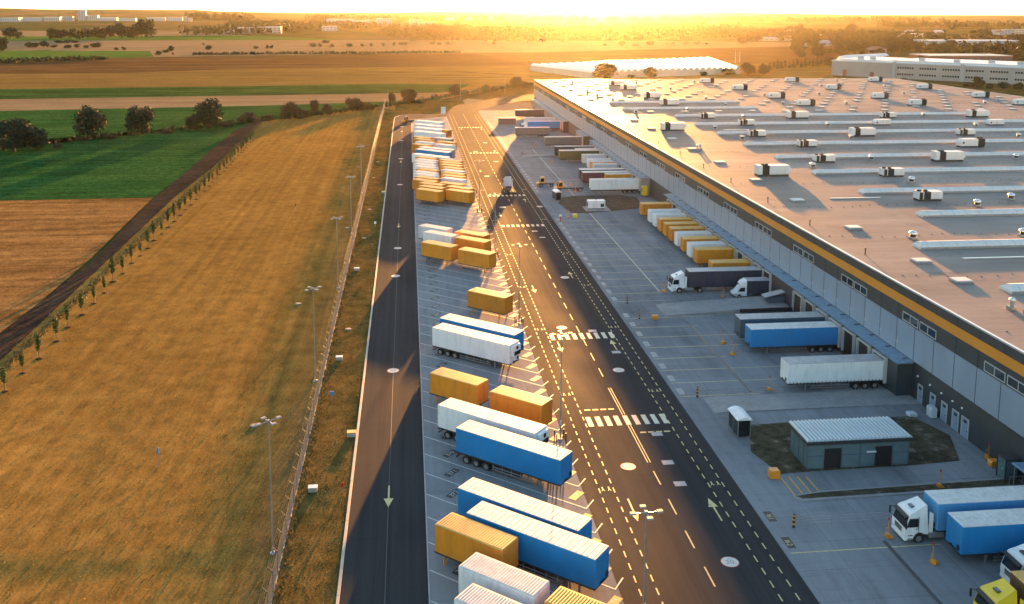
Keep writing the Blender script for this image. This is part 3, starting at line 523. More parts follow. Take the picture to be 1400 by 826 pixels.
# ------------------------------------------------------------------ ground, fields and roads
TAN = (.30,.19,.075); GOLD = (.34,.19,.05); RUST = (.22,.115,.04); GRN = (.035,.085,.028)
MG = dict(
 plain=ground_mat('plain_mix', [(.3,(.15,.10,.04)),(.45,(.06,.08,.025)),(.6,(.18,.12,.05)),(.75,(.09,.07,.03))], big=.0022, mid=.008, fine=.05, st=(1,.5,1), bump=0, midamt=.25, fineamt=.25),
 grass=ground_mat('mown_dry_grass', [(.3,(.31,.165,.038)),(.7,(.41,.22,.052))], big=.035, mid=.35, fine=5, bump=.28, bdist=.08, midamt=.3, fineamt=.45,
   stripe=(.75,(1,.012,1),.15), bands=((0,-19,3.2,(.085,.105,.035),.75),(1,83,2.2,(.085,.11,.035),.7),(0,-14,1.6,(.14,.10,.05),.6)), patches=[(.03,(1,.25,1),.60,.78,(.11,.12,.035),.75),(.9,(1,.4,1),.62,.8,(.13,.095,.03),.5)]),
 verge=ground_mat('verge_grass', [(.3,(.14,.10,.03)),(.7,(.24,.14,.04))], big=.1, mid=.5, fine=6, bump=.3, bdist=.12, midamt=.4, fineamt=.6,
   patches=[(.12,(1,.5,1),.48,.66,(.05,.075,.026),.9),(.3,(1,1,1),.62,.75,(.30,.14,.03),.7)]),
 stubble=ground_mat('stubble', [(.3,(.27,.14,.045)),(.7,(.37,.20,.065))], big=.03, mid=.3, fine=2.5, bump=.2, bdist=.2, midamt=.3, fineamt=.6, stripe=(.35,(.06,1,1),.35), rot=0),
 crop=ground_mat('green_crop', [(.3,(.024,.092,.024)),(.7,(.055,.150,.036))], big=.03, mid=.5, fine=1.4, bump=.16, bdist=.3, midamt=.4, fineamt=.65, stripe=(.3,(.05,1,1),.3), patches=[(.25,(.4,1,1),.6,.75,(.09,.15,.03),.6)]),
 crop_far=ground_mat('green_crop_far', [(.3,(.035,.09,.022)),(.7,(.065,.125,.03))], big=.01, mid=.06, fine=.4, bump=.2, bdist=.4, midamt=.4, fineamt=.4, stripe=(.12,(.05,1,1),.4)),
 tan=ground_mat('cut_straw_field', [(.3,(.27,.19,.10)),(.7,(.32,.22,.115))], big=.01, mid=.05, fine=.5, bump=.1, midamt=.12, fineamt=.2, stripe=(.15,(.03,1,1),.15)),
 gold=ground_mat('wheat_field', [(.3,(.21,.135,.04)),(.7,(.27,.17,.05))], big=.008, mid=.04, fine=.4, bump=.12, midamt=.18, fineamt=.25, stripe=(.09,(.03,1,1),.2)),
 rust=ground_mat('ripe_field', [(.3,(.12,.07,.028)),(.7,(.19,.105,.04))], big=.006, mid=.03, fine=.3, bump=.12, midamt=.25, fineamt=.25, stripe=(.05,(.05,1,1),.25)),
 lime=ground_mat('light_green_field', [(.3,(.07,.15,.025)),(.7,(.10,.18,.035))], big=.006, mid=.03, fine=.3, bump=0, midamt=.2, fineamt=.2),
 dirt=ground_mat('bare_earth', [(.3,(.060,.040,.028)),(.7,(.10,.066,.042))], big=.06, mid=.5, fine=3, bump=.3, bdist=.2, midamt=.35, fineamt=.5),
 sand=ground_mat('sandy_ground', [(.3,(.30,.22,.14)),(.7,(.38,.29,.19))], big=.05, mid=.3, fine=2, bump=.3, midamt=.2, fineamt=.3),
 gravel=ground_mat('gravel_bed', [(.3,(.12,.095,.07)),(.7,(.17,.135,.10))], big=.15, mid=1, fine=9, bump=.3, bdist=.08, midamt=.3, fineamt=.5),
 island=ground_mat('island_grass', [(.3,(.075,.068,.045)),(.7,(.12,.10,.066))], big=.25, mid=1, fine=6, bump=.3, bdist=.1, midamt=.4, fineamt=.6, patches=[(.5,(1,1,1),.58,.7,(.25,.22,.19),.7)]),
)
def pave(name, lo, hi, rough, spec, share=.25, seams=None, stain=.35, big=.06):
    m, nt, b = newmat(name)
    c = ramp(nt, noise(nt, big, (1,.4,1), detail=5, rough=.6), [(.3,lo),(.7,hi)])
    c = mixc(nt, c, ramp(nt, noise(nt, 12, detail=3), [(.3,(.82,)*3),(.7,(1.1,)*3)]), 1, 'MULTIPLY')
    f = ramp(nt, noise(nt, .8, (1,1,1), detail=6, rough=.75), [(.64,(1,1,1)),(.74,(.72,)*3)])   # oil spots
    c = mixc(nt, c, f, 1, 'MULTIPLY')
    f = ramp(nt, noise(nt, .22, (1,.25,1), detail=7, rough=.7), [(.5,(1,1,1)),(.78,(1-stain,)*3)])
    c = mixc(nt, c, f, 1, 'MULTIPLY')
    f = ramp(nt, noise(nt, .5, (.12,1,1), detail=6, rough=.75), [(.55,(1,1,1)),(.8,(1-stain*.7,)*3)])
    c = mixc(nt, c, f, 1, 'MULTIPLY')
    f = ramp(nt, noise(nt, 1.1, (1,.012,1), detail=4, rough=.6), [(.35,(.80,)*3),(.6,(1.12,)*3)])   # wheel tracks
    c = mixc(nt, c, f, 1 if not seams else .35, 'MULTIPLY')
    if seams:
        t = nt.nodes.new('ShaderNodeTexBrick'); g = nt.nodes.new('ShaderNodeNewGeometry'); mp = nt.nodes.new('ShaderNodeMapping'); mp.inputs['Location'].default_value = seams[2]
        nt.links.new(g.outputs['Position'], mp.inputs['Vector']); nt.links.new(mp.outputs['Vector'], t.inputs['Vector'])
        t.offset = 0; t.squash = 1
        t.inputs['Scale'].default_value = 1; t.inputs['Brick Width'].default_value = seams[0]; t.inputs['Row Height'].default_value = seams[1]; t.inputs['Mortar Size'].default_value = .02
        t.inputs['Color1'].default_value = (1,1,1,1); t.inputs['Color2'].default_value = (.9,.9,.9,1); t.inputs['Mortar'].default_value = (.55,.55,.55,1)
        c = mixc(nt, c, t.outputs['Color'], 1, 'MULTIPLY')
    matte(m, nt, b, c, share); b.inputs['Specular IOR Level'].default_value = spec
    nt.links.new(ramp(nt, noise(nt, .15, (1,.3,1), detail=5), [(.3,(rough-.06,)*3),(.7,(rough+.06,)*3)]), b.inputs['Roughness'])
    bumpn(nt, b, noise(nt, 18, detail=3), .25, .01)
    return m
ASPH = pave('asphalt', (.030,.032,.035), (.045,.046,.049), .75, .38, stain=.25)
BAYP = pave('bay_concrete', (.24,.24,.245), (.32,.32,.32), .75, .3, seams=(5.5,4.5,(1.1,2.1,0)), stain=.35)
YARD = pave('yard_concrete', (.20,.21,.225), (.30,.308,.32), .72, .3, seams=(5.0,4.5,(.4,1.05,0)), stain=.4)
KERB = M('kerb_stone', (.42,.38,.33), .7, var=.12, scale=1)
CONC = M('raw_concrete', (.26,.26,.26), .75, var=.15, scale=.5, dirt=GRIME)
def wear(name, col, amt=.5):
    """road paint, worn through in places"""
    m, nt, b = newmat(name); b.inputs['Roughness'].default_value = .6
    f = ramp(nt, noise(nt, 2.2, detail=8, rough=.8), [(.50,(0,0,0)),(.72,(amt,)*3)])
    nt.links.new(mixc(nt, col, (.10,.10,.10), f), b.inputs['Base Color']); return m
WPAINT = wear('white_road_paint', (.60,.58,.53), .7); YPAINT = wear('yellow_road_paint', (.58,.49,.21), .75); CREAM = wear('cream_road_paint', (.62,.57,.44), .6)
FAINT = wear('worn_white_paint', (.36,.36,.36), .8); REDP = wear('red_road_paint', (.45,.06,.05), .3); BLKP = flat_mat('black_plate_paint', (.02,.021,.023), .6); ORP = wear('orange_plate_paint', (.50,.19,.04), .3); GREYP = wear('grey_digit_paint', (.20,.20,.19), .4)

def field(name, poly, z, m): 
    b = MB(); b.sheet(poly, z); return struct(name, b, MG[m])
b = MB(); b.sheet([(-9500,-700),(9500,-700),(9500,11500),(-9500,11500)], 0); struct('ground', b, MG['plain'])
# the far fields, from the far side towards the camera
field('field', [(-1500,1420),(-620,1490),(-238,1531),(99,1537),(420,1506),(640,1420),(520,1050),(-46,1040),(-268,1005),(-420,1160),(-1400,1010)], .06, 'tan')
field('green_field', [(-1600,1690),(-697,1705),(-276,1775),(-101,1540),(-260,1532),(-620,1495),(-1500,1440)], .10, 'lime')
field('tan_field', [(-1800,2120),(-869,2133),(-480,2080),(-290,1785),(-697,1712),(-1700,1700)], .06, 'tan')
field('green_field', [(-1500,1190),(-466,1150),(-300,1142),(-262,1010),(-384,945),(-1400,860)], .10, 'lime')
field('rust_field', [(-1400,850),(-369,905),(-290,950),(-212,1018),(-46,1064),(140,1096),(520,1270),(640,1240),(430,870),(106,845),(27,830),(-125,806),(-227,756),(-800,700)], .12, 'rust')
field('gold_field', [(-800,700),(-227,756),(-125,806),(27,829),(110,846),(430,872),(300,660),(80,645),(27,578),(-88,560),(-223,545),(-700,470)], .10, 'gold')
field('green_strip', [(-800,560),(-251,610),(-98,624),(-18,638),(42,630),(27,573),(-88,556),(-223,542),(-750,440)], .14, 'crop_far')
field('straw_field', [(-750,440),(-223,542),(-88,556),(19,569),(60,600),(17,522),(-79,497),(-198,480),(-700,350)], .12, 'tan')
field('green_field', [(-700,350),(-198,480),(-79,497),(17,522),(20,540),(-10,492),(-40,458),(-68,430),(-110,390),(-145,352),(-260,225)], .14, 'crop')
field('green_crop', [(-260,222),(-145,349),(-110,386),(-72,424),(-66,430),(-68,400),(-68,255),(-107,254.5),(-300,254)], .18, 'crop')
field('stubble_field', [(-300,254),(-107,254.2),(-67.9,254.7),(-64,190),(-63,150),(-62,40),(-300,40)], .16, 'stubble')
field('dirt_track', [(-68,432),(-71.5,393),(-67,246),(-63,190),(-63.5,148),(-62.6,40),(-58.6,40),(-58.6,134),(-60.6,200),(-62.6,256),(-62.6,330),(-65,400),(-64.5,434)], .20, 'dirt')
field('mown_grass', [(-58.7,40),(-6.5,40),(-6.5,560),(-26,505),(-45,446),(-66,428),(-64.5,400),(-61.5,330),(-62.7,256),(-60.7,200),(-58.7,134)], .05, 'grass')
field('verge', [(-11.6,40),(-6.5,40),(-6.5,470),(-12,480)], .09, 'verge')
field('grass', [(-12,480),(-6.5,440),(70,440),(300,480),(420,600),(300,660),(100,640),(75,616),(26,553),(0,507)], .02, 'verge')
field('sandy_ground', [(31,466),(66,466),(66,480),(66,505),(52,508),(34,530),(30,520)], .07, 'sand')
field('grass', [(264,100),(264,480),(330,640),(420,560),(520,480),(700,300),(700,100)], .03, 'verge')
b = MB()
for pts in ([(-25,756),(-7,747),(10,750),(-5,760)], [(10,721),(34,712),(50,711),(30,724)], [(32,762),(51,740),(60,742),(40,768)], [(4,683),(25,672),(38,670),(14,686)], [(56,735),(78,722),(84,724),(62,742)], [(88,700),(110,694),(112,697),(92,705)]): b.sheet(pts, .13)
struct('lodged_wheat', b, MG['rust'])
# low rises on the horizon
b = MB(); n = 90
for (d0, d1, hh, a0, a1, sd) in ((6800, 7400, 20, -52, 60, 1), (8300, 8900, 38, -52, 60, 2)):
    rr = random.Random(sd); ph = [rr.uniform(0,6.28) for _ in range(6)]
    V = []; 
    for i in range(n+1):
        a = R(a0+(a1-a0)*i/n); h = hh*(.55+.2*math.sin(a*9+ph[0])+.12*math.sin(a*23+ph[1])+.06*math.sin(a*61+ph[2])) + (16 if a < R(-12) else 0)
        for d, z in ((d0-900,-3), (d0,h*.8), ((d0+d1)/2,h), (d1+900,-3)): V.append((d*math.sin(a), d*math.cos(a), z))
    b.add(V, [(i*4+j, (i+1)*4+j, (i+1)*4+j+1, i*4+j+1) for i in range(n) for j in range(3)])
struct('hills', b, MG['plain'])

b = MB(); b.sheet([(-6.3,40),(1.3,40),(1.3,428),(17.9,440),(17.9,449),(-1,449),(-4,446),(-6,440),(-6.3,432)], .10); struct('one_way_road', b, ASPH)
b = MB(); b.sheet([(17.9,40),(34.6,40),(34.4,462),(40,480),(62,512),(110,548),(120,575),(90,568),(52,535),(24,490),(17.9,449)], .096); struct('main_road', b, ASPH)
b = MB(); b.sheet([(1.3,40),(17.9,40),(17.9,440),(1.3,428)], .092); struct('parking_bays', b, BAYP)
b = MB(); b.sheet([(34.6,40),(66,40),(66,466),(34.4,466)], .09); struct('yard', b, YARD)
b = MB()
for y in range(40, 432, 4): b.cbox(-6.6, -6.32, y, y+3.98, 0, .2, .02)
b.cbox(1.3, 1.42, 40, 428, .0, .13, .01)
b.prism([(-6.6,432),(-6.3,432),(-5.9,440),(-4,445.8),(-1,448.8),(17.6,448.8),(17.6,449.1),(-1.2,449.1),(-4.3,446.1),(-6.2,440.2)], 0, .2)
b.prism([(1.3,428),(1.5,427.6),(17.6,439.6),(17.85,440)], .0, .22); b.prism([(17.6,439.6),(17.85,440),(17.95,380),(17.75,380)], 0, .2)
struct('kerb', b, KERB)

# ------------------------------------------------------------------ glyphs for painted numbers
GL = {}
def glyphs(chars):
    for ch in chars:
        cu = bpy.data.curves.new('numeral', 'FONT'); cu.body = ch; cu.size = 1; cu.resolution_u = 3
        o = bpy.data.objects.new('numeral', cu); COL.objects.link(o); bpy.context.view_layer.update()
        dg = bpy.context.evaluated_depsgraph_get(); me = bpy.data.meshes.new_from_object(o.evaluated_get(dg))
        GL[ch] = ([tuple(v.co) for v in me.vertices], [tuple(p.vertices) for p in me.polygons], max(v.co.x for v in me.vertices)+.06)
        bpy.data.objects.remove(o); bpy.data.curves.remove(cu); bpy.data.meshes.remove(me)
glyphs('0123456789')
def write(mb, text, o, u, w, size, m=0):
    """flat numerals: origin o is the centre, u reading direction, w up direction"""
    W = sum(GL[c][2] for c in text); x = -W/2; o, u, w = Vector(o), Vector(u), Vector(w)
    for c in text:
        v, f, adv = GL[c]
        mb.add([o+u*((p[0]+x)*size)+w*((p[1]-.35)*size) for p in v], f, m); x += adv

# ------------------------------------------------------------------ painted markings
ZM = .104
def dash(mb, x, y0, y1, w, ln, gap, z=ZM, m=0):
    y = y0
    while y < y1: mb.sheet([(x-w/2,y),(x+w/2,y),(x+w/2,min(y+ln,y1)),(x-w/2,min(y+ln,y1))], z, m); y += ln+gap
b = MB()
for x, m in ((19.65,0),(21.2,0),(31.55,0),(33.1,0)): dash(b, x, 48, 450, .13, 1.0, .95, m=m)
y = 50
while y < 450:
    if not (96 < y < 119): b.sheet([(26.35,y),(26.5,y),(26.5,y+3),(26.35,y+3)], ZM)
    y += 6.0
for x in (26.30, 26.62): b.sheet([(x-.06,97),(x+.06,97),(x+.06,106.6),(x-.06,106.6)], ZM); b.sheet([(x-.06,109.6),(x+.06,109.6),(x+.06,118),(x-.06,118)], ZM)
for x0, x1, y in ((21.8,25.9,111.2),(27.3,31.2,104.3)):
    for i in range(4): a = x0+(x1-x0)*i/4; b.sheet([(a,y),(a+.75,y),(a+.75,y+.35),(a,y+.35)], ZM)
struct('lane_markings', b, YPAINT)
b = MB()
for yc, big in ((108,1),(138.3,1),(170.5,0),(213.8,0),(249.8,1),(326.5,1),(398.8,1)):
    if yc == 170.5: continue
    h = 1.35 if yc < 200 else 1.0
    for i in range(9):
        x = 21.5+i*1.17; b.sheet([(x,yc-h),(x+.62,yc-h),(x+.62,yc+h),(x,yc+h)], ZM)
struct('zebra_crossing', b, CREAM)
def arrow(mb, x, y, s, L=4.4, z=ZM):
    mb.sheet([(x-.09,y-s*L/2),(x+.09,y-s*L/2),(x+.09,y+s*(L/2-1.7)),(x-.09,y+s*(L/2-1.7))], z); mb.sheet([(x-.5,y+s*(L/2-1.75)),(x+.5,y+s*(L/2-1.75)),(x,y+s*L/2)], z)
b = MB()
for x, y, s in ((22.25,87.3,-1),(30.6,86.6,1),(22.3,134,-1),(30.6,134,1),(22.3,163.5,-1),(30.6,172,1),(22.3,226,-1),(30.6,243,1),(22.3,290,-1),(30.6,330,1),(22.3,394,-1),(30.6,392,1),(-2.45,92.5,-1),(-2.5,216.5,-1),(-2.6,310,-1),(-2.7,388,-1)): arrow(b, x, y, s)
struct('direction_arrows', b, YPAINT)
b = MB()
def ngon(x, y, r, n=28): return [(x+r*math.cos(6.2832*i/n), y+r*math.sin(6.2832*i/n)) for i in range(n)]
for x, y in ((29.0,77.5),(29.1,124.1),(29.2,170.4),(33.4,234.7),(29.0,271.5),(28.9,307.3),(29,352),(28.9,398),(-2.5,127),(-2.7,174.4),(-2.5,195.4),(-2.6,268.4),(-2.6,315.9),(-2.7,360.6),(-2.8,403.7),(23.9,96.3),(24,142.4),(23.8,234.7),(23.6,280.1),(23.7,330)):
    b.sheet(ngon(x,y,.86), ZM, 1); b.sheet(ngon(x,y,.79), ZM+.004, 0)
    up = (0,1,0) if x > 26 else (0,-1,0); u = (1,0,0) if x > 26 else (-1,0,0)
    write(b, '20', (x,y,ZM+.008), u, up, .82, 2)
struct('speed_roundels', b, [WPAINT, REDP, GREYP])
b = MB()
for x, y in ((28.55,96.8),(28.55,92.0),(29.2,103.9),(30.3,131),(28.5,208),(29.4,202),(28.6,140.5)): b.sheet([(x-.65,y-.5),(x+.65,y-.5),(x+.65,y+.5),(x-.65,y+.5)], ZM)
struct('road_patches', b, FAINT)
b = MB()                                    # walking-figure signs inside the footways
for y in (91.7, 116.5, 142, 165, 188, 220, 258):
    for xc in (20.4, 32.3):
        for k in (-.34, .34):
            b.sheet(ngon(xc+k, y+.36, .09, 8), ZM); b.sheet([(xc+k-.09,y-.05),(xc+k+.09,y-.05),(xc+k+.07,y+.26),(xc+k-.07,y+.26)], ZM)
            b.sheet([(xc+k-.2,y-.4),(xc+k-.1,y-.4),(xc+k+.04,y-.05),(xc+k-.06,y-.05)], ZM+.002); b.sheet([(xc+k+.1,y-.4),(xc+k+.2,y-.4),(xc+k+.06,y-.05),(xc+k-.04,y-.05)], ZM+.003)
struct('footway_signs', b, YPAINT)
b = MB(); plates = MB(); tips = MB(); ZB = .1
for k in range(-8, 76):
    y = 83.55 + 4.5*k
    if y > 425: break
    q = lambda s, o=0: (1.48+D[0]*s+PD[0]*o, y+D[1]*s+PD[1]*o)
    Lb = 16.4/D[0]*.985
    b.sheet([q(0,-.07), q(Lb,-.07), q(Lb,.07), q(0,.07)], ZB)
    b.sheet([q(Lb-.1,-.07), q(Lb,-.07), q(Lb-.2,1.9), q(Lb-.35,1.9)], ZB+.002)
    num = 374-k
    if num < 330: continue
    for s, tgt, dk in ((2.3, plates, 0), (18.9, tips, 1)):
        c = q(s, 1.7); u = (PD[0],PD[1],0); w = (-D[0],-D[1],0)
        a = [(c[0]+u[0]*i*.95+w[0]*j*.42, c[1]+u[1]*i*.95+w[1]*j*.42) for i, j in ((-1,-1),(1,-1),(1,1),(-1,1))]
        tgt.sheet(a, ZB+.003, 0); write(tgt, str(num), (c[0],c[1],ZB+.007), u, w, .82, 1)
struct('bay_lines', b, WPAINT); struct('bay_numbers', plates, [BLKP, WPAINT]); struct('bay_end_numbers', tips, [ORP, CREAM])
b = MB(); plates = MB(); ZY = .094
for k in range(-8, 68):
    y = 114.3 + 4.5*k
    if 81 < y < 114 or 146 < y < 152 or 222 < y < 250: continue
    b.sheet([(35.2,y-.07),(46+4*((k*37)%3),y-.07),(46+4*((k*37)%3),y+.07),(35.2,y+.07)], ZY)
    c = (35.65, y+1.7); 
    plates.sheet([(c[0]-.4,c[1]-.95),(c[0]+.4,c[1]-.95),(c[0]+.4,c[1]+.95),(c[0]-.4,c[1]+.95)], ZY+.002, 0 if y < 100 else 1)
    if 60 < y < 240: write(plates, str(160-k if y > 100 else 154-k), (c[0],c[1],ZY+.006), (0,-1,0), (1,0,0), .8, 2 if y < 100 else 3)
for y, nn in ((84.7,'161'),):
    plates.sheet([(35.25,y-.95),(36.05,y-.95),(36.05,y+.95),(35.25,y+.95)], ZY+.002, 0); write(plates, nn, (35.65,y,ZY+.006), (0,-1,0), (1,0,0), .8, 2)
struct('yard_bay_lines', b, YPAINT); struct('yard_bay_numbers', plates, [BLKP, FAINT, YPAINT, GREYP])
b = MB(); b.sheet([(44.6,160),(44.8,160),(44.9,334),(44.7,334)], ZY+.004); struct('yard_guide_line', b, CREAM)
b = MB(); b.sheet([(44.7,114.8),(45.1,114.8),(45.1,143.6),(44.7,143.6)], ZY+.004); b.sheet([(44.7,60),(45.1,60),(45.1,79.4),(44.7,79.4)], ZY+.004); struct('drain_channel', b, K['dark'])
b = MB()                                    # tar seams
for x in (-2.45,): b.sheet([(x-.03,40),(x+.03,40),(x+.03,420),(x-.03,420)], ZM-.002)
struct('road_seam', b, flat_mat('tar', (.075,.07,.068), .7))
b = MB()
for i in range(4): x = 39.75+i*.95; b.sheet([(x,88.4),(x+.16,88.4),(x+.16,92.2),(x,92.2)], .115)
struct('hatch_lines', b, wear('deep_yellow_road_paint', (.62,.34,.04), .3))
# islands and ramps of the yard
b = MB(); b.prism([(39.4,88.2),(39.6,87.5),(40.2,87.1),(65.4,87.7),(65.4,89.6),(43,88.9)], .05, .2); struct('kerbed_island', b, [CONC]); b = MB(); b.sheet([(39.8,88.1),(40.3,87.5),(65.2,88.0),(65.2,89.3),(43,88.6)], .206); struct('island_grass', b, MG['island'])
b = MB(); b.prism([(41,105),(46,105.3),(62.2,105.5),(64,100),(61.5,93.9),(55,93.4),(43.2,93.2),(40.2,93),(38.8,98.3)], .05, .17); struct('planted_island', b, MG['island'])
b = MB(); b.prism([(40.2,91.6),(55.5,92.2),(61.6,93.2),(66,94),(66,90),(39.6,90)], .05, .11); struct('pavement', b, YARD)
b = MB(); b.prism([(38.9,238.3),(40.2,226.2),(44,225.8),(58,230),(60.2,234.5),(61.2,244.5),(57,248),(44.5,247.5),(41,245.5)], .05, .16); struct('gravel_island', b, MG['gravel'])
b = MB(); b.sheet([(44.2,227.6),(50.6,227.6),(50.6,233.6),(44.2,233.6)], .168); struct('concrete_pad', b, CONC)
def ramp_(name, x0, x1, x2, y0, y1, h):
    b = MB(); b.extr_y([(x0,.05),(x0,.11),(x1,h),(x2,h),(x2,.05)], y0, y1); struct(name, b, CONC)
ramp_('ramp', 42, 63, 65.4, 146.6, 152.8, 1.1); ramp_('ramp', 38, 40, 65.4, 108.9, 113.6, .22)
ramp_('ramp', 39, 60, 65.4, 312+4, 319.8, 1.1)
# ------------------------------------------------------------------ the distribution hall
XW = 65.5; Y0, Y1, XR, ZR = 20, 484, 262, 14.0
PANEL = M('metal_wall_panel', (.25,.33,.44), .42, metal=.25, var=.08, scale=.3, stretch=(1,1,.3))
DWALL = M('charcoal_cladding', (.034,.042,.050), .5, var=.15, scale=.4)
STRIPE = M('orange_cladding', (.60,.235,.02), .45, var=.05, scale=.3)
COPING = M('metal_coping', (.55,.53,.50), .35, metal=.5, var=.08)
CANOPY = M('canopy_sheet', (.16,.28,.40), .38, metal=.3, var=.12, scale=.7, dirt=GRIME)
WGLASS = flat_mat('window_glass', (.03,.04,.045), .08, 0, .9); FRAME = M('light_frame', (.42,.42,.42), .45, var=.06)
def roof_material():
    m, nt, b = newmat('bitumen_roof'); b.inputs['Specular IOR Level'].default_value = .4
    c = ramp(nt, noise(nt, .03, (1,2.2,1), detail=5, rough=.6), [(.3,(.26,.215,.185)),(.7,(.36,.30,.255))])
    c = mixc(nt, c, ramp(nt, noise(nt, .12, (.2,1,1), detail=6, rough=.7), [(.35,(.82,)*3),(.65,(1.1,)*3)]), 1, 'MULTIPLY')
    f = ramp(nt, noise(nt, .35, (1,1,1), detail=8, rough=.75), [(.58,(0,0,0)),(.75,(.45,)*3)])
    c = mixc(nt, c, (.17,.13,.11), f)
    t = nt.nodes.new('ShaderNodeTexBrick'); g = nt.nodes.new('ShaderNodeNewGeometry'); nt.links.new(g.outputs['Position'], t.inputs['Vector'])
    t.inputs['Scale'].default_value = 1; t.inputs['Brick Width'].default_value = 20; t.inputs['Row Height'].default_value = 1.95; t.inputs['Mortar Size'].default_value = .03
    t.inputs['Color1'].default_value = (1,1,1,1); t.inputs['Color2'].default_value = (.93,.93,.93,1); t.inputs['Mortar'].default_value = (.68,.68,.68,1)
    c = mixc(nt, c, t.outputs['Color'], 1, 'MULTIPLY')
    f = ramp(nt, noise(nt, .09, (1,1,1), detail=6, rough=.7), [(.56,(1,1,1)),(.66,(.80,.79,.78))])   # dried puddles
    c = mixc(nt, c, f, 1, 'MULTIPLY')
    matte(m, nt, b, c, .3)
    nt.links.new(ramp(nt, noise(nt, .06, detail=5), [(.3,(.5,)*3),(.7,(.64,)*3)]), b.inputs['Roughness'])
    bumpn(nt, b, noise(nt, 6, detail=4), .3, .02); return m
ROOFM = roof_material()
WH = thing('warehouse', 'huge flat-roofed warehouse with an orange stripe along its grey and charcoal wall', 'warehouse', (XW, 80, 0))
def wp(mb, name, mats, parent=None):
    o = mb.build(name, mats, parent or WH)
    if parent is None: o.matrix_parent_inverse = Matrix.Translation((-XW,-80,0))
    return o
b = MB(); b.box(XW, XR, Y0, Y1, 0, ZR-.02); wp(b, 'wall', DWALL)
b = MB(); b.box(XW+.25, XR-.25, Y0+.25, Y1-.25, ZR-.3, ZR); ROOF = wp(b, 'roof', ROOFM)
b = MB(); b.box(XW-.06, XW-.0, Y0, Y1, 4.95, 9.35); wp(b, 'metal_panel_band', PANEL)
b = MB()
y = 115.9-4.5*21
while y < Y1: b.box(XW-.085, XW-.062, y-.035, y+.035, 4.95, 9.4); b.box(XW-.03, XW-.002, y-.03, y+.03, 9.4, 13.9); y += 4.5
b.box(XW-.09, XW-.062, Y0, Y1, 4.9, 5.0); wp(b, 'panel_joints', K['dark'])
b = MB(); b.box(XW-.045, XW-.004, Y0, Y1, 11.5, 12.75); wp(b, 'orange_stripe', STRIPE)
b = MB(); b.cbox(XW-.1, XW+.25, Y0-.1, Y1+.1, ZR-.08, ZR+.14, .02); b.cbox(XW+.26, XR+.1, Y1-.25, Y1+.1, ZR-.08, ZR+.14, .02); b.cbox(XR-.25, XR+.1, Y0, Y1-.26, ZR-.08, ZR+.14, .02); wp(b, 'coping', COPING)
for k in range(-1, 21):                     # paired ribbon windows
    for o in (-2.1, 2.1):
        yc = 110.6+18*k+o
        f = MB()
        for z in (9.55, 10.62): f.box(XW-.1, XW-.004, yc-1.9, yc+1.9, z, z+.1)
        for y in (yc-1.9, yc-.04, yc+1.82): f.box(XW-.098, XW-.006, y, y+.08, 9.65, 10.62)
        w = wp(f, 'window', FRAME)
        g = MB(); g.box(XW-.04, XW-.003, yc-1.84, yc+1.84, 9.64, 10.63); g.build('pane', WGLASS, w)
for y0, y1 in ((111.5, 224.5), (248, 322.5), (333, 350), (378, 474)):     # dock blocks
    b = MB(); b.box(63.4, XW-.01, y0, y1, 0, 4.68); wp(b, 'dock_front', DWALL)
    b = MB(); b.extr_y([(63.15,4.70),(63.15,4.80),(XW-.1,4.94),(XW-.1,4.70)], y0-.4, y1+.4); wp(b, 'dock_canopy', CANOPY)
    b = MB(); y = y0+1
    while y < y1: b.box(XW-.9, XW-.1, y-.06, y+.06, 4.80, 5.0); y += 4.5
    wp(b, 'canopy_bracket', K['dark'])
    yc = y0+4.2-1.5 if False else None
yk = [115.75+4.5*k for k in range(0, 81)]
nd_ = 0
for i, yc in enumerate(yk):
    if not any(a+2 < yc < c-2 for a, c in ((111.5,224.5),(248,322.5),(333,350),(378,474))) or 145 < yc < 153: continue
    f = MB()
    for s in (-1.76, 1.6): f.box(62.95, 63.39, yc+s, yc+s+.16, .9, 4.45)
    f.box(62.95, 63.39, yc-1.6, yc+1.6, 4.28, 4.45)
    o = wp(f, 'dock_shelter', FRAME)
    d = MB(); d.box(63.3, 63.395, yc-1.6, yc+1.6, .9, 4.28); d.box(63.27, 63.32, yc-.05, yc+.05, .9, 4.1); d.build('dock_door', K['black'], o)
    q = MB()
    for s in (-1.1, 1.1): q.box(63.15, 63.39, yc+s-.12, yc+s+.12, .7, 1.15)
    q.build('dock_buffer', K['rubber'], o)
    if i < 28:
        t = MB(); write(t, str(60-i), (XW-.066, yc, 6.2), (0,-1,0), (0,0,1), .75); wp(t, 'dock_number', WPAINT)
for yc, w, dbl in ((109.3,1.0,0),(106.4,1.1,0),(103.8,1.2,0),(101.4,1.3,0),(99.4,1.4,0)):
    f = MB(); 
    for s in (-1, 1): f.box(XW-.08, XW-.004, yc+s*w/2-.06, yc+s*w/2+.06, .0, 2.55)
    f.box(XW-.08, XW-.004, yc-w/2+.06, yc+w/2-.06, 2.45, 2.55)
    o = wp(f, 'service_door', FRAME); d = MB(); d.box(XW-.04, XW-.003, yc-w/2+.06, yc+w/2-.06, .05, 2.45); d.build('door_leaf', PANEL, o)
    h = MB(); h.box(XW-.09, XW-.045, yc-w/2+.15, yc-w/2+.3, 1.0, 1.08); h.box(XW-.06, XW-.041, yc-.3, yc+.3, 1.9, 2.25); h.build('handle', K['black'], o)
    l = MB(); l.cbox(XW-.2, XW-.01, yc+.6, yc+.8, 3.35, 3.55, .02); wp(l, 'wall_lamp', K['lamp'])
b = MB(); b.box(63.0, XW-.05, 246.5, 247.4, 0, 4.9); wp(b, 'end_pier', CONC)
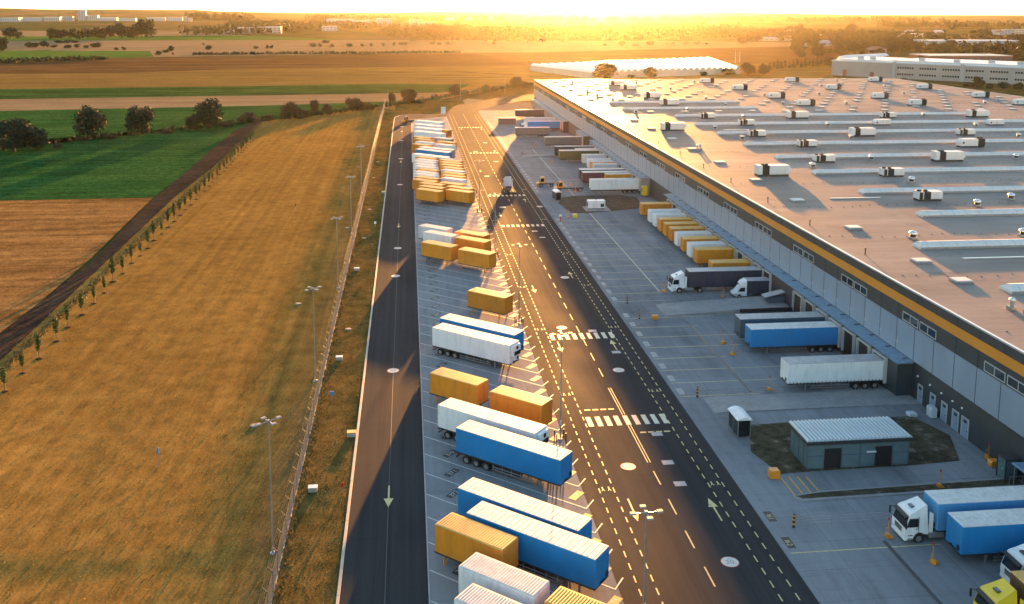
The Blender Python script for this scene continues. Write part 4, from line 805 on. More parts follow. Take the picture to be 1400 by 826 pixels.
# roof lights: long ridges and the staggered field of small domes
b0 = None
ACR = M('acrylic_dome', (.66,.64,.61), .65, var=.06, scale=.3, dirt=((.45,.44,.42),.35))
prof = [(-1.3,0),(-1.3,.35),(-1.05,.62),(-.6,.88),(0,1.0),(.6,.88),(1.05,.62),(1.3,.35),(1.3,0)]
def ridge(x0, x1, y):
    v = [(x0+(.0 if i in (0,1,7,8) else .55), y+p[0], ZR+p[1]) for i, p in enumerate(prof)] + [(x1-(.0 if i in (0,1,7,8) else .55), y+p[0], ZR+p[1]) for i, p in enumerate(prof)]
    b = MB(); n = 9
    b.add(v, [tuple(range(n)), tuple(range(n,2*n))[::-1]] + [(i,n+i,n+i+1,i+1) for i in range(n-1)], 0)
    x = x0+1.2
    while x < x1-1:
        vv = [(x-.025, y+p[0]*1.01, ZR+p[1]*1.02) for p in prof[1:8]] + [(x+.025, y+p[0]*1.01, ZR+p[1]*1.02) for p in prof[1:8]]
        b.add(vv, [(i,7+i,8+i,i+1) for i in range(6)], 1); x += 2.4
    b.box(x0-.03, x1+.03, y-1.34, y-1.305, ZR, ZR+.36, 1)
    wp(b, 'ridge_skylight', [ACR, K['steel']])
for x0, x1, y in ((78.2,129.3,359.2),(78.2,129.3,336.2),(90.8,199,311.5),(90.8,240,288.3),(90.8,240,266.7),(90.6,240,243.8),(90.4,240,221.2),(90.5,240,199.6),(90.4,240,176.9),(90.8,240,155.8),(78.2,240,134.3),(77.7,240,111.5)): ridge(x0, x1, y)
def dome(mb, x, y):
    mb.cbox(x-1.25, x+1.25, y-1.0, y+1.0, ZR-.01, ZR+.26, .04, 1); mb.cbox(x-1.2, x+1.2, y-.95, y+.95, ZR+.26, ZR+.42, .1, 0)
spots = [(74.4,y) for y in (116.2,126.3,147.5,170.5,192.4,216,238,257.5,280.4,302.5)]
HV = {'large': [(83.8,196.8,1),(83.6,275.3,1),(134.8,213,1),(135.7,258.6,1),(135.2,303.7,1),(200,303.2,1),(103.5,443.2,1),(104,418.9,1),(104.2,378.5,1),(103.5,349.7,1)],
      'rev': [(153.5,458.2),(155.4,416.2),(156.3,374.9),(199.3,461.4),(200.5,416.4),(155.8,344.5),(244.8,462.4),(200.1,372),(245.2,416.2),(200.3,343.2),(246,373.4),(243.3,342),(154.7,235.2)],
      'small': [(103.1,305.9),(109.7,286.3),(103.1,259.9),(166.2,303.1),(166.5,258.2),(109.1,238.8),(102.5,213.9),(109,193.8),(102.6,168)],
      'plain': [(153.9,284),(191,281.2)]}
occ = [(x-3.6, y+1.2) for l in HV.values() for (x, y, *_) in l]
grid = []
for k in range(14):
    y = 327.5+11.6*k
    for n in range(17):
        x = 73.8+12.6*n+(6.3 if k % 2 else 0)
        if x > 255 or any(abs(x-a) < 6 and abs(y-c) < 4 for a, c in occ) or (k < 4 and x < 132 and k > 0 and abs(y-347) < 14): continue
        if (k*31+n*17) % 9 == 0: continue
        grid.append((x, y))
spots += sorted(grid, key=lambda p: p[1])
for x, y in spots[:88]: b = MB(); dome(b, x, y); wp(b, 'skylight', [ACR, K['steel']])
b = MB()
for x, y in spots[88:]: dome(b, x, y)
o = wp(b, 'far_skylights', [ACR, K['steel']]); o['kind'] = 'stuff'
b = MB()                                     # earthing wire blocks on the membrane
for y in range(96, 480, 23):
    x = 68
    while x < 250: b.box(x-.09, x+.09, y-.09+.8*math.sin(x*.3), y+.09+.8*math.sin(x*.3), ZR, ZR+.08); x += rng.uniform(1.6, 2.6)
o = wp(b, 'conductor_blocks', K['dark']); o['kind'] = 'stuff'
b = MB()
for x0, x1, y in ((81.5,100,127.3),(81.6,92,172),(96,104,276),(104,120,222),(122,128,222)): b.cbox(x0, x1, y-.22, y+.22, ZR, ZR+.16, .03)
wp(b, 'cable_tray', COPING)

# ------------------------------------------------------------------ machines standing on the roof
HW = M('hvac_casing', (.60,.61,.62), .42, var=.05, scale=.5, dirt=((.35,.35,.35),.35))
def fans(root, xs, y, z, r=.55):
    for x in xs:
        f = MB(); f.lathe([(r,z-.02),(r,z+.2),(r*.9,z+.22),(r*.85,z+.08)], x, y, 14); f.build('fan', K['black'], root)
def hvac_large(rev=False):
    t = thing('air_handling_unit', 'air handling unit', 'air conditioner'); s = -1 if rev else 1; z = .45
    def X(a, b): return sorted((s*a, s*b))
    b = MB(); b.cbox(*X(-3.6,-2.55), -1.2, 1.2, z, z+2.05, .05); b.build('end_casing', HW, t); b = MB(); b.cbox(*X(-.95,3.6), -1.2, 1.2, z, z+2.0, .05)
    for x in (.8, 2.3): b.box(*X(x-.02,x+.02), -1.225, 1.225, z+.1, z+1.9)
    b.build('casing', HW, t)
    d = MB(); d.cbox(*X(-2.54,-.96), -1.17, 1.17, z, z+1.95, .04)
    for i in range(7): d.box(*X(-2.5,-1.0), -1.21, 1.21, z+.15+i*.25, z+.25+i*.25)
    d.build('louvre_section', K['black'], t)
    fans(t, (s*-2.15, s*-1.35), 0, z+1.98, .42)
    h = MB(); h.extr_y([(s*3.6,z+.4),(s*3.6,z+1.8),(s*4.1,z+1.2),(s*4.1,z+.5)], -1.0, 1.0); h.build('air_hood', HW, t)
    f = MB(); f.box(-3.5, 3.5, -1.1, -.95, 0, z); f.box(-3.5, 3.5, .95, 1.1, 0, z)
    for x in (-3.3, -1, 1, 3.3): f.box(x-.08, x+.08, -.95, .95, .1, z)
    f.build('base_frame', K['dark'], t); return t
def hvac_rev():
    t = thing('air_handling_unit', 'air handling unit', 'air conditioner'); z = .4
    b = MB(); b.extr_y([(-3.4,z),(-3.4,z+1.0),(-2.8,z+1.9),(1.6,z+1.9),(1.6,z)], -1.15, 1.15, 0, [.05]*5)
    for x in (-1.6, -.1): b.box(x-.02, x+.02, -1.17, 1.17, z+.1, z+1.85)
    b.build('casing', HW, t)
    d = MB(); d.cbox(1.62, 3.5, -1.2, 1.2, z-.1, z+2.0, .05)
    for i in range(7): d.box(1.66, 3.52, -1.22, 1.22, z+.15+i*.25, z+.24+i*.25)
    d.build('louvre_section', K['black'], t); fans(t, (2.1, 3.0), 0, z+2.02, .4)
    v = MB(); v.tube((-2.6,-1.17,z+.9), (-2.6,-1.2,z+.9), .3, 10); v.build('inlet', K['dark'], t)
    f = MB(); f.box(-3.3, 3.4, -1.0, -.85, 0, z); f.box(-3.3, 3.4, .85, 1.0, 0, z); f.build('base_frame', K['dark'], t); return t
def hvac_small():
    t = thing('condenser_unit', 'condenser unit', 'air conditioner'); z = .4
    b = MB(); b.cbox(.05, 2.45, -1.1, 1.1, z, z+1.45, .05); b.build('casing', HW, t)
    b = MB(); b.box(-2.42, -1.4, -1.13, 1.13, z+1.385, z+1.43); b.box(-2.42, -2.3, -1.1, 1.1, z, z+1.385); b.box(-1.55, -1.4, -1.13, 1.13, z, z+1.385); b.build('end_frame', HW, t)
    d = MB(); d.cbox(-2.29, -1.56, -1.08, 1.08, z, z+1.38, .03); d.cbox(-1.39, .04, -1.1, 1.1, z, z+1.42, .03); d.build('louvre_section', K['black'], t)
    fans(t, (-1.9, -.6), 0, z+1.42, .42)
    f = MB(); f.box(-2.3, 2.3, -1.0, -.85, 0, z); f.box(-2.3, 2.3, .85, 1.0, 0, z); f.build('base_frame', K['dark'], t); return t
def hvac_plain():
    t = thing('air_handling_unit', 'air handling unit', 'air conditioner'); z = .35
    b = MB(); b.extr_y([(-2.7,z),(-2.7,z+.7),(-2.1,z+1.5),(2.6,z+1.5),(2.6,z)], -1.1, 1.1, 0, [.05]*5); b.build('casing', HW, t)
    d = MB(); d.box(-.02, .02, -1.12, 1.12, z+.1, z+1.45); d.box(-2.2, -1.7, -1.115, -1.09, z+.3, z+.8); d.build('louvre', K['dark'], t)
    f = MB(); f.box(-2.5, 2.5, -1.0, -.85, 0, z); f.box(-2.5, 2.5, .85, 1.0, 0, z); f.build('base_frame', K['dark'], t); return t
for i, (x, y, _) in enumerate(HV['large']):
    place('hvL', hvac_large, (x-3.65, y+1.2, ZR), 0, 'large white roof unit nearest the camera, by the roof edge, with the longest shadow' if i == 0 else 'large white roof unit with dark louvres near its left end', None if i == 0 else 'large roof units with louvres on the left')
for x, y in HV['rev']: place('hvR', hvac_rev, (x-3.6, y+1.2, ZR), 0, 'white roof unit with a dark louvred box on its right end', 'roof units with louvres on the right')
for x, y in HV['small']: place('hvS', hvac_small, (x-2.5, y+1.1, ZR), 0, 'small roof condenser, left half dark louvres and right half white', 'small half dark roof condensers')
for x, y in HV['plain']: place('hvP', hvac_plain, (x-2.6, y+1.1, ZR), 0, 'plain white roof unit without a dark section', 'plain white roof units')
DOME = M('vent_cap', (.66,.68,.72), .25, metal=.5, var=.05)
def cowl():
    t = thing('roof_vent', 'roof vent', 'vent')
    b = MB(); b.cbox(-.55, .55, -.55, .55, 0, .35, .03); b.build('kerb', K['steel'], t)
    b = MB(); b.lathe([(.46,.35),(.46,.85),(.2,.86)], n=14); b.build('neck', K['black'], t)
    b = MB(); b.lathe([(.66,.82),(.70,.9),(.62,1.1),(.42,1.28),(.16,1.36),(.03,1.38)], n=18); b.build('cap', DOME, t); return t
VE = [(94.2,255.2),(93.8,207.3),(126.3,254.5),(176.8,253.4),(150.3,215.7),(106.9,187.2),(106.4,162.9),(113.1,217.0),(116.8,168.2),(80.7,139.8),(99.7,139.8),(121.8,373.4),(120.9,346.9),(100.8,330.1),(113.3,306.3),(93.9,278.1),(144.1,461.3),(120.2,420.9),(146.0,432.5),(152.3,387.9),(145.3,350.9),(197.9,432.1),(222.0,466.9),(178.1,390.8),(171.0,350.3),(229.1,430.3),(132.4,282.9),(217.0,390.9),(227.6,348.2),(178.5,307.3),(179.4,278.3),(81.7,461.4),(79.1,409.2),(79.5,389.1),(82.9,374.0),(112.3,454.2),(80.5,325.3)]
for i, (x, y) in enumerate(VE):
    if i == 9: place('cowl', cowl, (x,y,ZR), 0, 'mushroom shaped roof vent with a pale dome, nearest the orange striped edge')
    else: place('cowl', cowl, (x,y,ZR), 0, 'mushroom shaped roof vent with a pale domed cap', 'mushroom vents on the roof')
def post_vent():
    t = thing('vent_pipe', 'vent pipe', 'pipe'); b = MB(); b.tube((0,0,0),(0,0,.9),.09,8); b.build('pipe', K['dark'], t)
    b = MB(); b.lathe([(.16,.86),(.17,.95),(.05,1.05)], n=8); b.build('rain_cap', K['dark'], t); return t
for i, (x, y) in enumerate([(68.2,131),(68.1,150.5),(68.3,170),(68.2,190.5),(68.1,209),(68.3,228.5),(68,248),(68.2,266),(68.1,285),(68.2,318),(68,375),(72,430)]):
    place('pvent', post_vent, (x,y,ZR), 0, 'thin dark vent pipe standing near the roof edge', 'vent pipes along the roof edge')
def twin():
    t = thing('exhaust_stack', 'exhaust', 'vent'); b = MB(); b.cbox(-.45,.45,-.45,.45,0,.5,.03); b.build('kerb', K['steel'], t)
    b = MB(); b.tube((0,0,.5),(0,0,1.3),.28,10); b.build('pipe', K['steel'], t); b = MB(); b.lathe([(.36,1.2),(.45,1.3),(.2,1.55),(.03,1.6)], n=12); b.build('cap', DOME, t); return t
place('twin', twin, (73.6,104.2,ZR), 0, 'left one of two short steel exhausts standing close together on the near roof')
place('twin', twin, (74.6,102.4,ZR), 0, 'right one of two short steel exhausts standing close together on the near roof')
place('twin', twin, (75.3,236.5,ZR), 0, 'steel exhaust beside a pale roof light at the middle of the roof edge', 'steel exhausts by the roof edge')
place('twin', twin, (76.5,238,ZR), 0, 'steel exhaust beside a pale roof light at the middle of the roof edge', 'steel exhausts by the roof edge')
t = thing('louvred_roof_hatch', 'tiered white louvre vent cut by the right edge of the photo', 'vent', (81.5,92.6,ZR))
for i, (w, z) in enumerate(((1.5,0),(1.3,.55),(1.15,1.1))): q = MB(); q.cbox(-w,w,-w,w,z,z+.3,.05); q.cbox(-.9,.9,-.9,.9,z+.28,z+.6,.02,1); q.build('louvre_tier', [HW, K['dark']], t)
# ------------------------------------------------------------------ lamps, fences and small yard things
def mast(guard=True):
    t = thing('floodlight_mast', 'mast', 'lamp post')
    b = MB(); b.tube((0,0,0),(0,0,13.0),.10,10,0,.05); b.lathe([(.28,0),(.28,.12),(.16,.16)], n=10); b.build('pole', K['steel'], t)
    b = MB(); b.tube((-.95,0,13.0),(.95,0,13.0),.05,6); b.tube((0,-.75,13.0),(0,.75,13.0),.05,6); b.cbox(-.14,.14,-.14,.14,12.85,13.15,.03); b.build('cross_arm', K['steel'], t)
    for dx, dy in ((1,0),(-1,0),(0,1),(0,-1)):
        q = MB(); cx, cy = dx*1.05, dy*.85
        q.cbox(cx-.25, cx+.25, cy-.19, cy+.19, 12.98, 13.12, .04); o = q.build('lamp_head', K['grey'], t)
        g = MB(); g.box(cx-.19, cx+.19, cy-.14, cy+.14, 12.965, 12.982); g.build('lens', K['lamp'], o)
    if guard:
        for dx, dy in ((.55,.55),(-.55,.55),(.55,-.55),(-.55,-.55)):
            q = MB(); q.tube((dx,dy,0),(dx,dy,1.0),.08,8); q.tube((dx,dy,1.0),(dx,dy,1.05),.085,8); q.build('guard_post', K['dark'], t)
        q = MB(); q.cbox(-.09,.09,-.16,-.10,1.9,2.5,.02); q.build('sign_plate', K['pale'], t)
    return t
for i, y in enumerate((64.4,103.7,145.2,187,229.5)):
    place(('mast',1), lambda: mast(True), (17.45,y,0), R(4), ['floodlight mast nearest the camera, beside the main road at the bottom edge', 'floodlight mast with guard posts beside the blue trailer in the sun', 'floodlight mast with guard posts beside the lone yellow swap body', 'floodlight mast by the road side pair of the middle group on legs', 'floodlight mast in front of the packed far rows beside the pale blue cab'][i], 'floodlight masts along the parking bays')
for i, y in enumerate((83.3,124.5,167.7,209.7,257)):
    place(('mast',0), lambda: mast(False), (-13.0,y,0), R(40), ['nearest floodlight mast on the grass beside the mesh fence', 'second floodlight mast on the grass beside the fence, counted from the camera', 'third floodlight mast on the grass beside the fence, counted from the camera', 'fourth floodlight mast on the grass beside the fence, counted from the camera', 'farthest floodlight mast on the grass beside the fence'][i], 'floodlight masts along the fence')
# the mesh fence with cranked post tops
FE = thing('mesh_fence', 'long wire mesh fence with cranked post tops on a low concrete sill', 'fence', (-12.1,40,0))
FY0, FY1, FX = 44, 512, 0
def fpost(mb, y): mb.box(-.04,.04,y-.04,y+.04,0,2.25); mb.tube((0,y,2.2),(-.42,y,2.65),.022,5)
ny = int((FY1-FY0)/3)
for i in range(min(ny, 96)): q = MB(); fpost(q, i*3.0+4); q.build('fence_post', K['slate'], FE)
q = MB()
for i in range(96, ny): fpost(q, i*3.0+4)
o = q.build('far_fence_posts', K['steel'], FE); o['kind'] = 'stuff'
q = MB(); L = FY1-FY0
for z in (.25,.55,.85,1.15,1.45,1.75,2.05,2.2): q.box(-.007,.007,4,L,z-.007,z+.007)
for k, (x, z) in enumerate(((-.14,2.36),(-.28,2.5),(-.41,2.64))): q.box(x-.004,x+.004,4,L,z-.004,z+.004)
y = 4.0
while y < 330: q.box(-.006,.006,y-.006,y+.006,.15,2.2); y += .22
while y < L: q.box(-.008,.008,y-.008,y+.008,.15,2.2); y += .4
q.build('wire_mesh', M('zinc_wire', (.20,.195,.19), .5, metal=.3, var=.1), FE)
q = MB()
for i in range(ny): q.cbox(-.06,.06,i*3.0+4.03,i*3.0+6.97,0,.2,.02)
q.build('concrete_sill', CONC, FE)
# railings with a striped bollard at the road end
def railing(L):
    t = thing('railing', 'railing', 'railing'); n = int(L/2.6)
    for i in range(n+1): q = MB(); q.tube((1.0+i*2.6,0,0),(1.0+i*2.6,0,1.05),.03,6); q.build('upright', K['steel'], t)
    q = MB()
    for z in (.35,.7,1.05): q.tube((.9,0,z),(1.1+n*2.6,0,z),.035,6)
    q.build('rail', K['steel'], t); return t
def bollard():
    t = thing('striped_bollard', 'bollard', 'bollard'); q = MB(); q.tube((0,0,0),(0,0,1.35),.13,12)
    q.lathe([(.13,1.35),(.1,1.42),(.02,1.45)], n=12); q.build('post', K['black'], t)
    for z in (.3,.75,1.15): q = MB(); q.tube((0,0,z),(0,0,z+.2),.136,12); q.build('reflective_band', K['orange'], t)
    return t
for i, (x, y, L) in enumerate(((37.6,153.6,21),(37.7,145.4,17),(37.6,113.9,12),(37.5,82.5,11),(39.5,319.9,15))):
    lb = ['ramp next to the small box van', 'ramp beside the slate trailer', 'lane in front of the shelter', 'bay of the bottom right lorry', 'ramp beyond the olive trailer'][i]
    tag(railing(L), 'low steel tube railing along the '+lb, 'railing', 'tube railings of the yard').location = (x,y,.1)
    place('boll', bollard, (x-.3,y,.1), 0, 'black bollard with orange bands at the '+lb, 'striped bollards of the yard'); PROTO['boll']['category'] = 'bollard'
def chock():
    t = thing('dock_chock', 'chock', 'wheel chock')
    q = MB(); q.extr_y([(-.35,.03),(.35,.03),(.35,.1),(-.05,.42),(-.35,.42)], -.28, .28); q.build('wedge', K['orange'], t)
    q = MB(); q.tube((0,.2,.1),(0,.2,1.75),.035,6); q.tube((-.3,.2,.9),(0,.2,.9),.025,5); q.tube((-.3,.2,.4),(-.3,.2,.9),.025,5); q.build('handle', K['orange'], t)
    q = MB(); q.cbox(-.07,.07,.14,.26,1.65,1.95,.02); q.build('marker', K['red'], t); return t
for x, y, lb in [(47.4,132.9,'slate trailer'),(47.2,128.2,'bright blue docked trailer'),(47.7,115.2,'nearest docked white trailer'),(45.4,159.4,'navy docked lorry'),(55,155.6,'small box van'),(62,150,'ramp door of the hall'),(45.7,79.9,'nose of the bottom right white cab'),(47.7,75.4,'uncoupled blue trailer at the bottom right'),(56,88.4,'kerbed island behind the blue lorry'),(65,94,'charcoal wall near the five doors'),(46,253,'frame of the long yard tractor'),(46.4,262,'maroon trailer'),(47.6,303.8,'olive trailer'),(46.3,338.8,'lone taupe trailer'),(38.6,220.9,'near edge of the gravel island')]:
    place('chock', chock, (x,y,.1), R(rng.uniform(-40,40)), 'orange wheel chock on a handle standing by the '+lb, 'orange wheel chocks of the yard')
# smoking shelters
def shelter():
    t = thing('shelter', 'shelter', 'shelter'); q = MB()
    for x in (-.75,.75):
        for y in (-1.6,0,1.6): q.box(x-.04,x+.04,y-.04,y+.04,0,2.3)
    q.build('frame', K['steel'], t)
    for x in (-.75,.72): q = MB(); q.box(x,x+.03,-1.55,1.55,.2,2.2); q.build('glass_side', K['glass'], t)
    q = MB(); q.box(-.7,.7,-1.6,-1.57,.2,2.2); q.build('glass_end', K['glass'], t)
    q = MB(); n = 7
    for s in range(3):
        y0 = -1.75+s*1.17
        prof_ = [(-.95+1.9*i/n, 2.28+.32*math.sin(math.pi*i/n)) for i in range(n+1)]
        q.extr_y(prof_+[(.95,2.24),(-.95,2.24)], y0, y0+1.13)
    q.build('vaulted_roof', K['white'], t)
    q = MB(); q.box(-.6,-.2,-1.4,1.4,.42,.47); q.box(-.45,-.35,-1.2,-1.1,0,.42); q.box(-.45,-.35,1.1,1.2,0,.42); q.build('bench', K['dark'], t); return t
place('shelter', shelter, (39.2,103.4,.1), 0, 'dark glass shelter with a white vaulted roof beside the planted island')
place('shelter', shelter, (39.2,243.2,.1), R(8), 'dark shelter with a pale roof at the tip of the gravel island')
# the glass kiosk
TEAL = M('teal_glazing', (.10,.15,.165), .25, var=.15, scale=.5, spec=.7)
t = thing('kiosk', 'low grey-teal glazed building with a pale corrugated roof on the planted island', 'building', (49.3,95.9,.1))
q = MB(); q.box(-5.9,5.9,-2.3,2.3,0,2.95); q.build('glazed_wall', TEAL, t)
q = MB()
for x in (-5.9,-3.9,-1.95,.2,2.2,4.0,5.86): q.box(x-.04,x+.04,-2.36,-2.3,0,2.95)
for z in (.02,1.5,2.8): q.box(-5.9,5.9,-2.35,-2.305,z,z+.08)
for y in (-1.3,0,1.3): q.box(-5.96,-5.9,y-.04,y+.04,0,2.95)
q.build('glazing_bar', K['slate'], t)
for x in (-3.0, 2.9): q = MB(); q.box(x-.95,x+.95,-2.38,-2.302,.05,2.35); q.build('doorway', K['black'], t)
q = MB(); q.cbox(-6.2,6.2,-2.7,2.7,2.96,3.36,.04); q.build('fascia', K['dark'], t)
q = MB(); n = 27
for i in range(n): a = -6.05+12.1*i/n; q.extr_y([(a,3.37),(a+.08,3.55),(a+.22,3.55),(a+.3,3.37)], -2.55, 2.55)
q.box(-6.1,6.1,-2.58,2.58,3.362,3.385); q.build('corrugated_roof', M('corrugated_sheet', (.42,.50,.55), .4, metal=.3, var=.05), t)
q = MB(); q.cbox(.9,2.0,-2.47,-2.36,1.7,1.9,.02); q.build('awning', K['pale'], t)
# loose yard things
def crate(name, lb, cat, loc, sx, sy, sz, mt, lidm=None, rz=0):
    t = thing(name, lb, cat, loc, rz); q = MB(); q.cbox(-sx/2,sx/2,-sy/2,sy/2,0,sz*.72,.04); q.build('box', K[mt], t)
    q = MB(); q.extr_y([(-sx/2-.03,sz*.72),(sx/2+.03,sz*.72),(sx/2-.08,sz),(-sx/2+.08,sz)], -sy/2-.03, sy/2+.03); q.build('lid', K[lidm or mt], t); return t
crate('grit_bin', 'yellow grit bin at the corner of the hatched lines', 'bin', (39.1,92.3,.1), 1.1, .8, .95, 'orange')
crate('grit_bin', 'yellow grit bin at the near corner of the gravel island', 'bin', (40.2,221.2,.1), 1.0, .8, .9, 'signal')
crate('waste_bin', 'grey waste bin beside the middle of the five wall doors', 'bin', (64.8,105.3,.1), .8, 1.1, 1.3, 'pale')
crate('utility_box', 'flat pale utility box on the paving behind the kiosk', 'box', (62.4,105.7,.1), 1.1, .9, .45, 'pale')
crate('grit_bin', 'orange grit bin on the ground by the wall corner right of the doors', 'bin', (64.6,92.4,.1), 1.0, .8, .7, 'orange')
crate('sign_panel_box', 'orange box fixed beside the railing next to the slate trailer', 'box', (39.9,145.0,.1), 1.0, .4, .7, 'orange')
t = thing('generator_set', 'white generator container on a concrete pad in the gravel island', 'generator', (47.4,231.2,.17))
q = MB(); q.cbox(-2.2,2.2,-1.0,1.0,.15,2.1,.05); q.build('casing', K['white'], t)
q = MB(); q.box(1.0,1.9,-1.03,-1.0,.5,1.3); q.box(-2.23,-2.2,-.6,.6,.5,1.6); q.build('vent_grille', K['black'], t)
q = MB(); q.tube((0,0,2.1),(0,0,2.45),.1,8); q.box(-.02,.02,-1.02,1.02,.2,2.08); q.build('exhaust', K['dark'], t); q = MB(); q.box(-2.1,2.1,-.9,.9,0,.15); q.build('skid', K['dark'], t)
t = thing('yellow_silo', 'upright yellow container beside the grey pier of the hall', 'container', (63.6,248.9-3.6,.1))
q = MB(); q.cbox(-.7,.7,-.7,.7,.3,2.9,.12); q.build('tank', K['signal'], t); q = MB()
for x in (-.55,.55):
    for y in (-.55,.55): q.box(x-.06,x+.06,y-.06,y+.06,0,.32)
q.build('leg', K['dark'], t); q = MB(); q.box(-.72,-.7,-.3,.3,1.2,2.2); q.build('label_plate', K['dark'], t)
t = thing('turnstile_booth', 'glass entrance booth with a green light at the wall on the right edge', 'booth', (64.3,89.6,.1)); q = MB(); q.box(-.7,.7,-.7,.7,.05,2.3); q.build('glass_box', TEAL, t)
q = MB()
for x in (-.72,.72):
    for y in (-.72,.72): q.box(x-.05,x+.05,y-.05,y+.05,0,2.4)
q.cbox(-.8,.8,-.8,.8,2.4,2.5,.03); q.build('frame', K['dark'], t); q = MB(); q.cbox(-.75,-.7,-.35,-.15,1.2,1.4,.01); q.build('signal_light', flat_mat('green_lens', (.02,.5,.2), .3), t); q = MB(); q.box(-.8,.8,-1.6,-1.55,.95,1.05); q.box(-.78,-.72,-1.6,-1.54,0,.95); q.box(.72,.78,-1.6,-1.54,0,.95); q.build('barrier_rail', K['steel'], t)
t = thing('entrance_canopy', 'small blue canopy on a thin post at the right edge of the photo', 'canopy', (64.6,85.6,.1)); q = MB(); q.cbox(-1.6,.8,-1.6,1.6,2.9,3.1,.04); q.build('roof', CANOPY, t); q = MB(); q.tube((-1.4,1.3,0),(-1.4,1.3,2.9),.05,8); q.tube((-1.4,-1.3,0),(-1.4,-1.3,2.9),.05,8); q.build('post', K['steel'], t)
t = thing('notice_board', 'white notice board on posts at the far end of the parking bays', 'sign', (16.6,444.5,.1)); q = MB(); q.cbox(-1.1,1.1,-.06,.06,.9,4.2,.03); q.build('board', K['white'], t); q = MB()
for x in (-.9,.9): q.tube((x,.1,0),(x,.1,4.0),.06,6)
q.build('post', K['steel'], t)
for i, (x, y) in enumerate(((62.6,116),)): pass
t = thing('tipped_skip', 'tilted dark tipping skip with a grey lid on the ramp by the hall', 'skip', (62.0,149.4,1.0)); q = MB(); q.extr_y([(-1.4,.1),(1.2,.1),(1.5,1.2),(-2.0,1.0)], -.9, .9); q.build('hopper', K['slate'], t); q = MB(); q.extr_y([(-2.1,1.05),(1.6,1.9),(1.6,1.98),(-2.1,1.13)], -.95, .95); q.build('lid', K['roofgrey'], t)
t = thing('low_loader', 'low dark platform trailer parked on the ramp beside the slate trailer', 'trailer', (58.4,142.9,0), math.pi); q = MB(); q.cbox(-4.6,4.6,-1.25,1.25,.85,1.15,.04)
for s in (-1,1): q.box(-4.5,4.5,s*1.2-.03,s*1.2+.03,1.15,1.7)
q.build('deck', K['dark'], t); wheels(t, (-3.2,-2.0), 1.2, .45); q = MB(); q.box(3.6,3.75,-.8,-.65,0,.85); q.box(3.6,3.75,.65,.8,0,.85); q.build('landing_leg', K['steel'], t)
for x, y, col, lb in [(36,217.4,'red','red and white hydrant marker at the road edge near the gravel island')]:
    t = thing('hydrant_post', lb, 'post', (x,y,.1)); q = MB(); q.tube((0,0,0),(0,0,1.3),.12,8); q.build('post', K['red'], t); q = MB(); q.cbox(-.3,.3,-.05,.05,1.1,1.7,.02); q.build('plate', K['white'], t)
# verge furniture beside the one-way road
def box_post(name, lb, cat, x, y, col, h, w=.4, hh=.4):
    t = thing(name, lb, cat, (x,y,.08)); q = MB(); q.tube((0,0,0),(0,0,h),.05,6); q.build('post', K['steel'], t); q = MB(); q.cbox(-w/2,w/2,-.06,.06,h-hh,h+.02,.015); q.build('plate', K[col], t)
box_post('hydrant_post', 'dark red hydrant post in the verge near the painted left road arrow', 'post', -7.3, 93.7, 'red', 1.1, .25)
box_post('sign_post', 'small blue sign on a post in the verge', 'sign', -10.2, 117.2, 'blue', 1.4, .5, .5)
box_post('hydrant_post', 'red hydrant post in the verge beyond the blue sign', 'post', -7.3, 175.3, 'red', 1.1, .25)
box_post('sign_post', 'small white sign in the verge halfway along the left road', 'sign', -7.9, 215.5, 'white', 1.3, .5, .5)
box_post('hydrant_post', 'thin dark post in the verge level with the white sign', 'post', -7.8, 197.7, 'navy', 1.1, .25)
box_post('marker_post', 'thin blue marker post standing alone in the mown grass', 'post', -27.9, 101.5, 'blue', 2.2, .2, .7)
box_post('marker_post', 'dark marker post in the far part of the mown grass', 'post', -28.3, 235.5, 'navy', 1.7, .25, .5)
def low_box(lb, x, y, col, w=.9, h=.55):
    t = thing('cable_box', lb, 'box', (x,y,.08)); q = MB(); q.cbox(-w/2,w/2,-w*.38,w*.38,0,h-.06,.03); q.build('box', K['grey'], t); q = MB(); q.cbox(-w/2-.04,w/2+.04,-w*.42,w*.42,h-.06,h,.02); q.build('lid', K[col], t)
low_box('white lidded concrete box in the verge beside the fence, nearest the camera', -10.4, 94.4, 'white')
low_box('white lidded concrete box in the verge, second from the camera', -10.3, 131.9, 'white')
low_box('pale lidded box in the verge beside the fence, third from the camera', -10.3, 179, 'pale')
low_box('yellow lit box standing against the left road kerb', -7.1, 107, 'signal', 1.0, .6)
low_box('yellow box against the left road kerb far up the road', -7.0, 256, 'signal', 1.0, .6)
for i, (x, y) in enumerate(((-19.1,158.9),(-19,111),(-14.3,215.3),(-17.2,349),(-16,300),(-21.3,427.7),(-9.8,145),(-10,205),(-10,235),(-10.5,280),(-10.2,310))):
    def cover():
        t = thing('manhole_cover', 'cover', 'manhole'); q = MB(); q.tube((0,0,0),(0,0,.1),.5,14); q.build('ring', CONC, t); q = MB(); q.tube((0,0,.1),(0,0,.14),.36,14); q.build('lid', CONC, t); return t
    place('cover', cover, (x,y,.06), 0, 'round pale concrete manhole standing slightly above the dry grass', 'concrete manholes in the grass')
def pylon():
    t = thing('power_pole', 'pole', 'utility pole'); q = MB(); q.tube((0,0,0),(0,0,12),.2,8,0,.12); q.build('pole', K['white'], t); q = MB(); q.box(-1.2,1.2,-.06,.06,11.2,11.4); q.build('cross_arm', K['dark'], t); return t
place('pylon', pylon, (314,878,0), 0, 'left one of two pale poles behind the greenhouse')
place('pylon', pylon, (318.5,878,0), 0, 'right one of two pale poles behind the greenhouse')
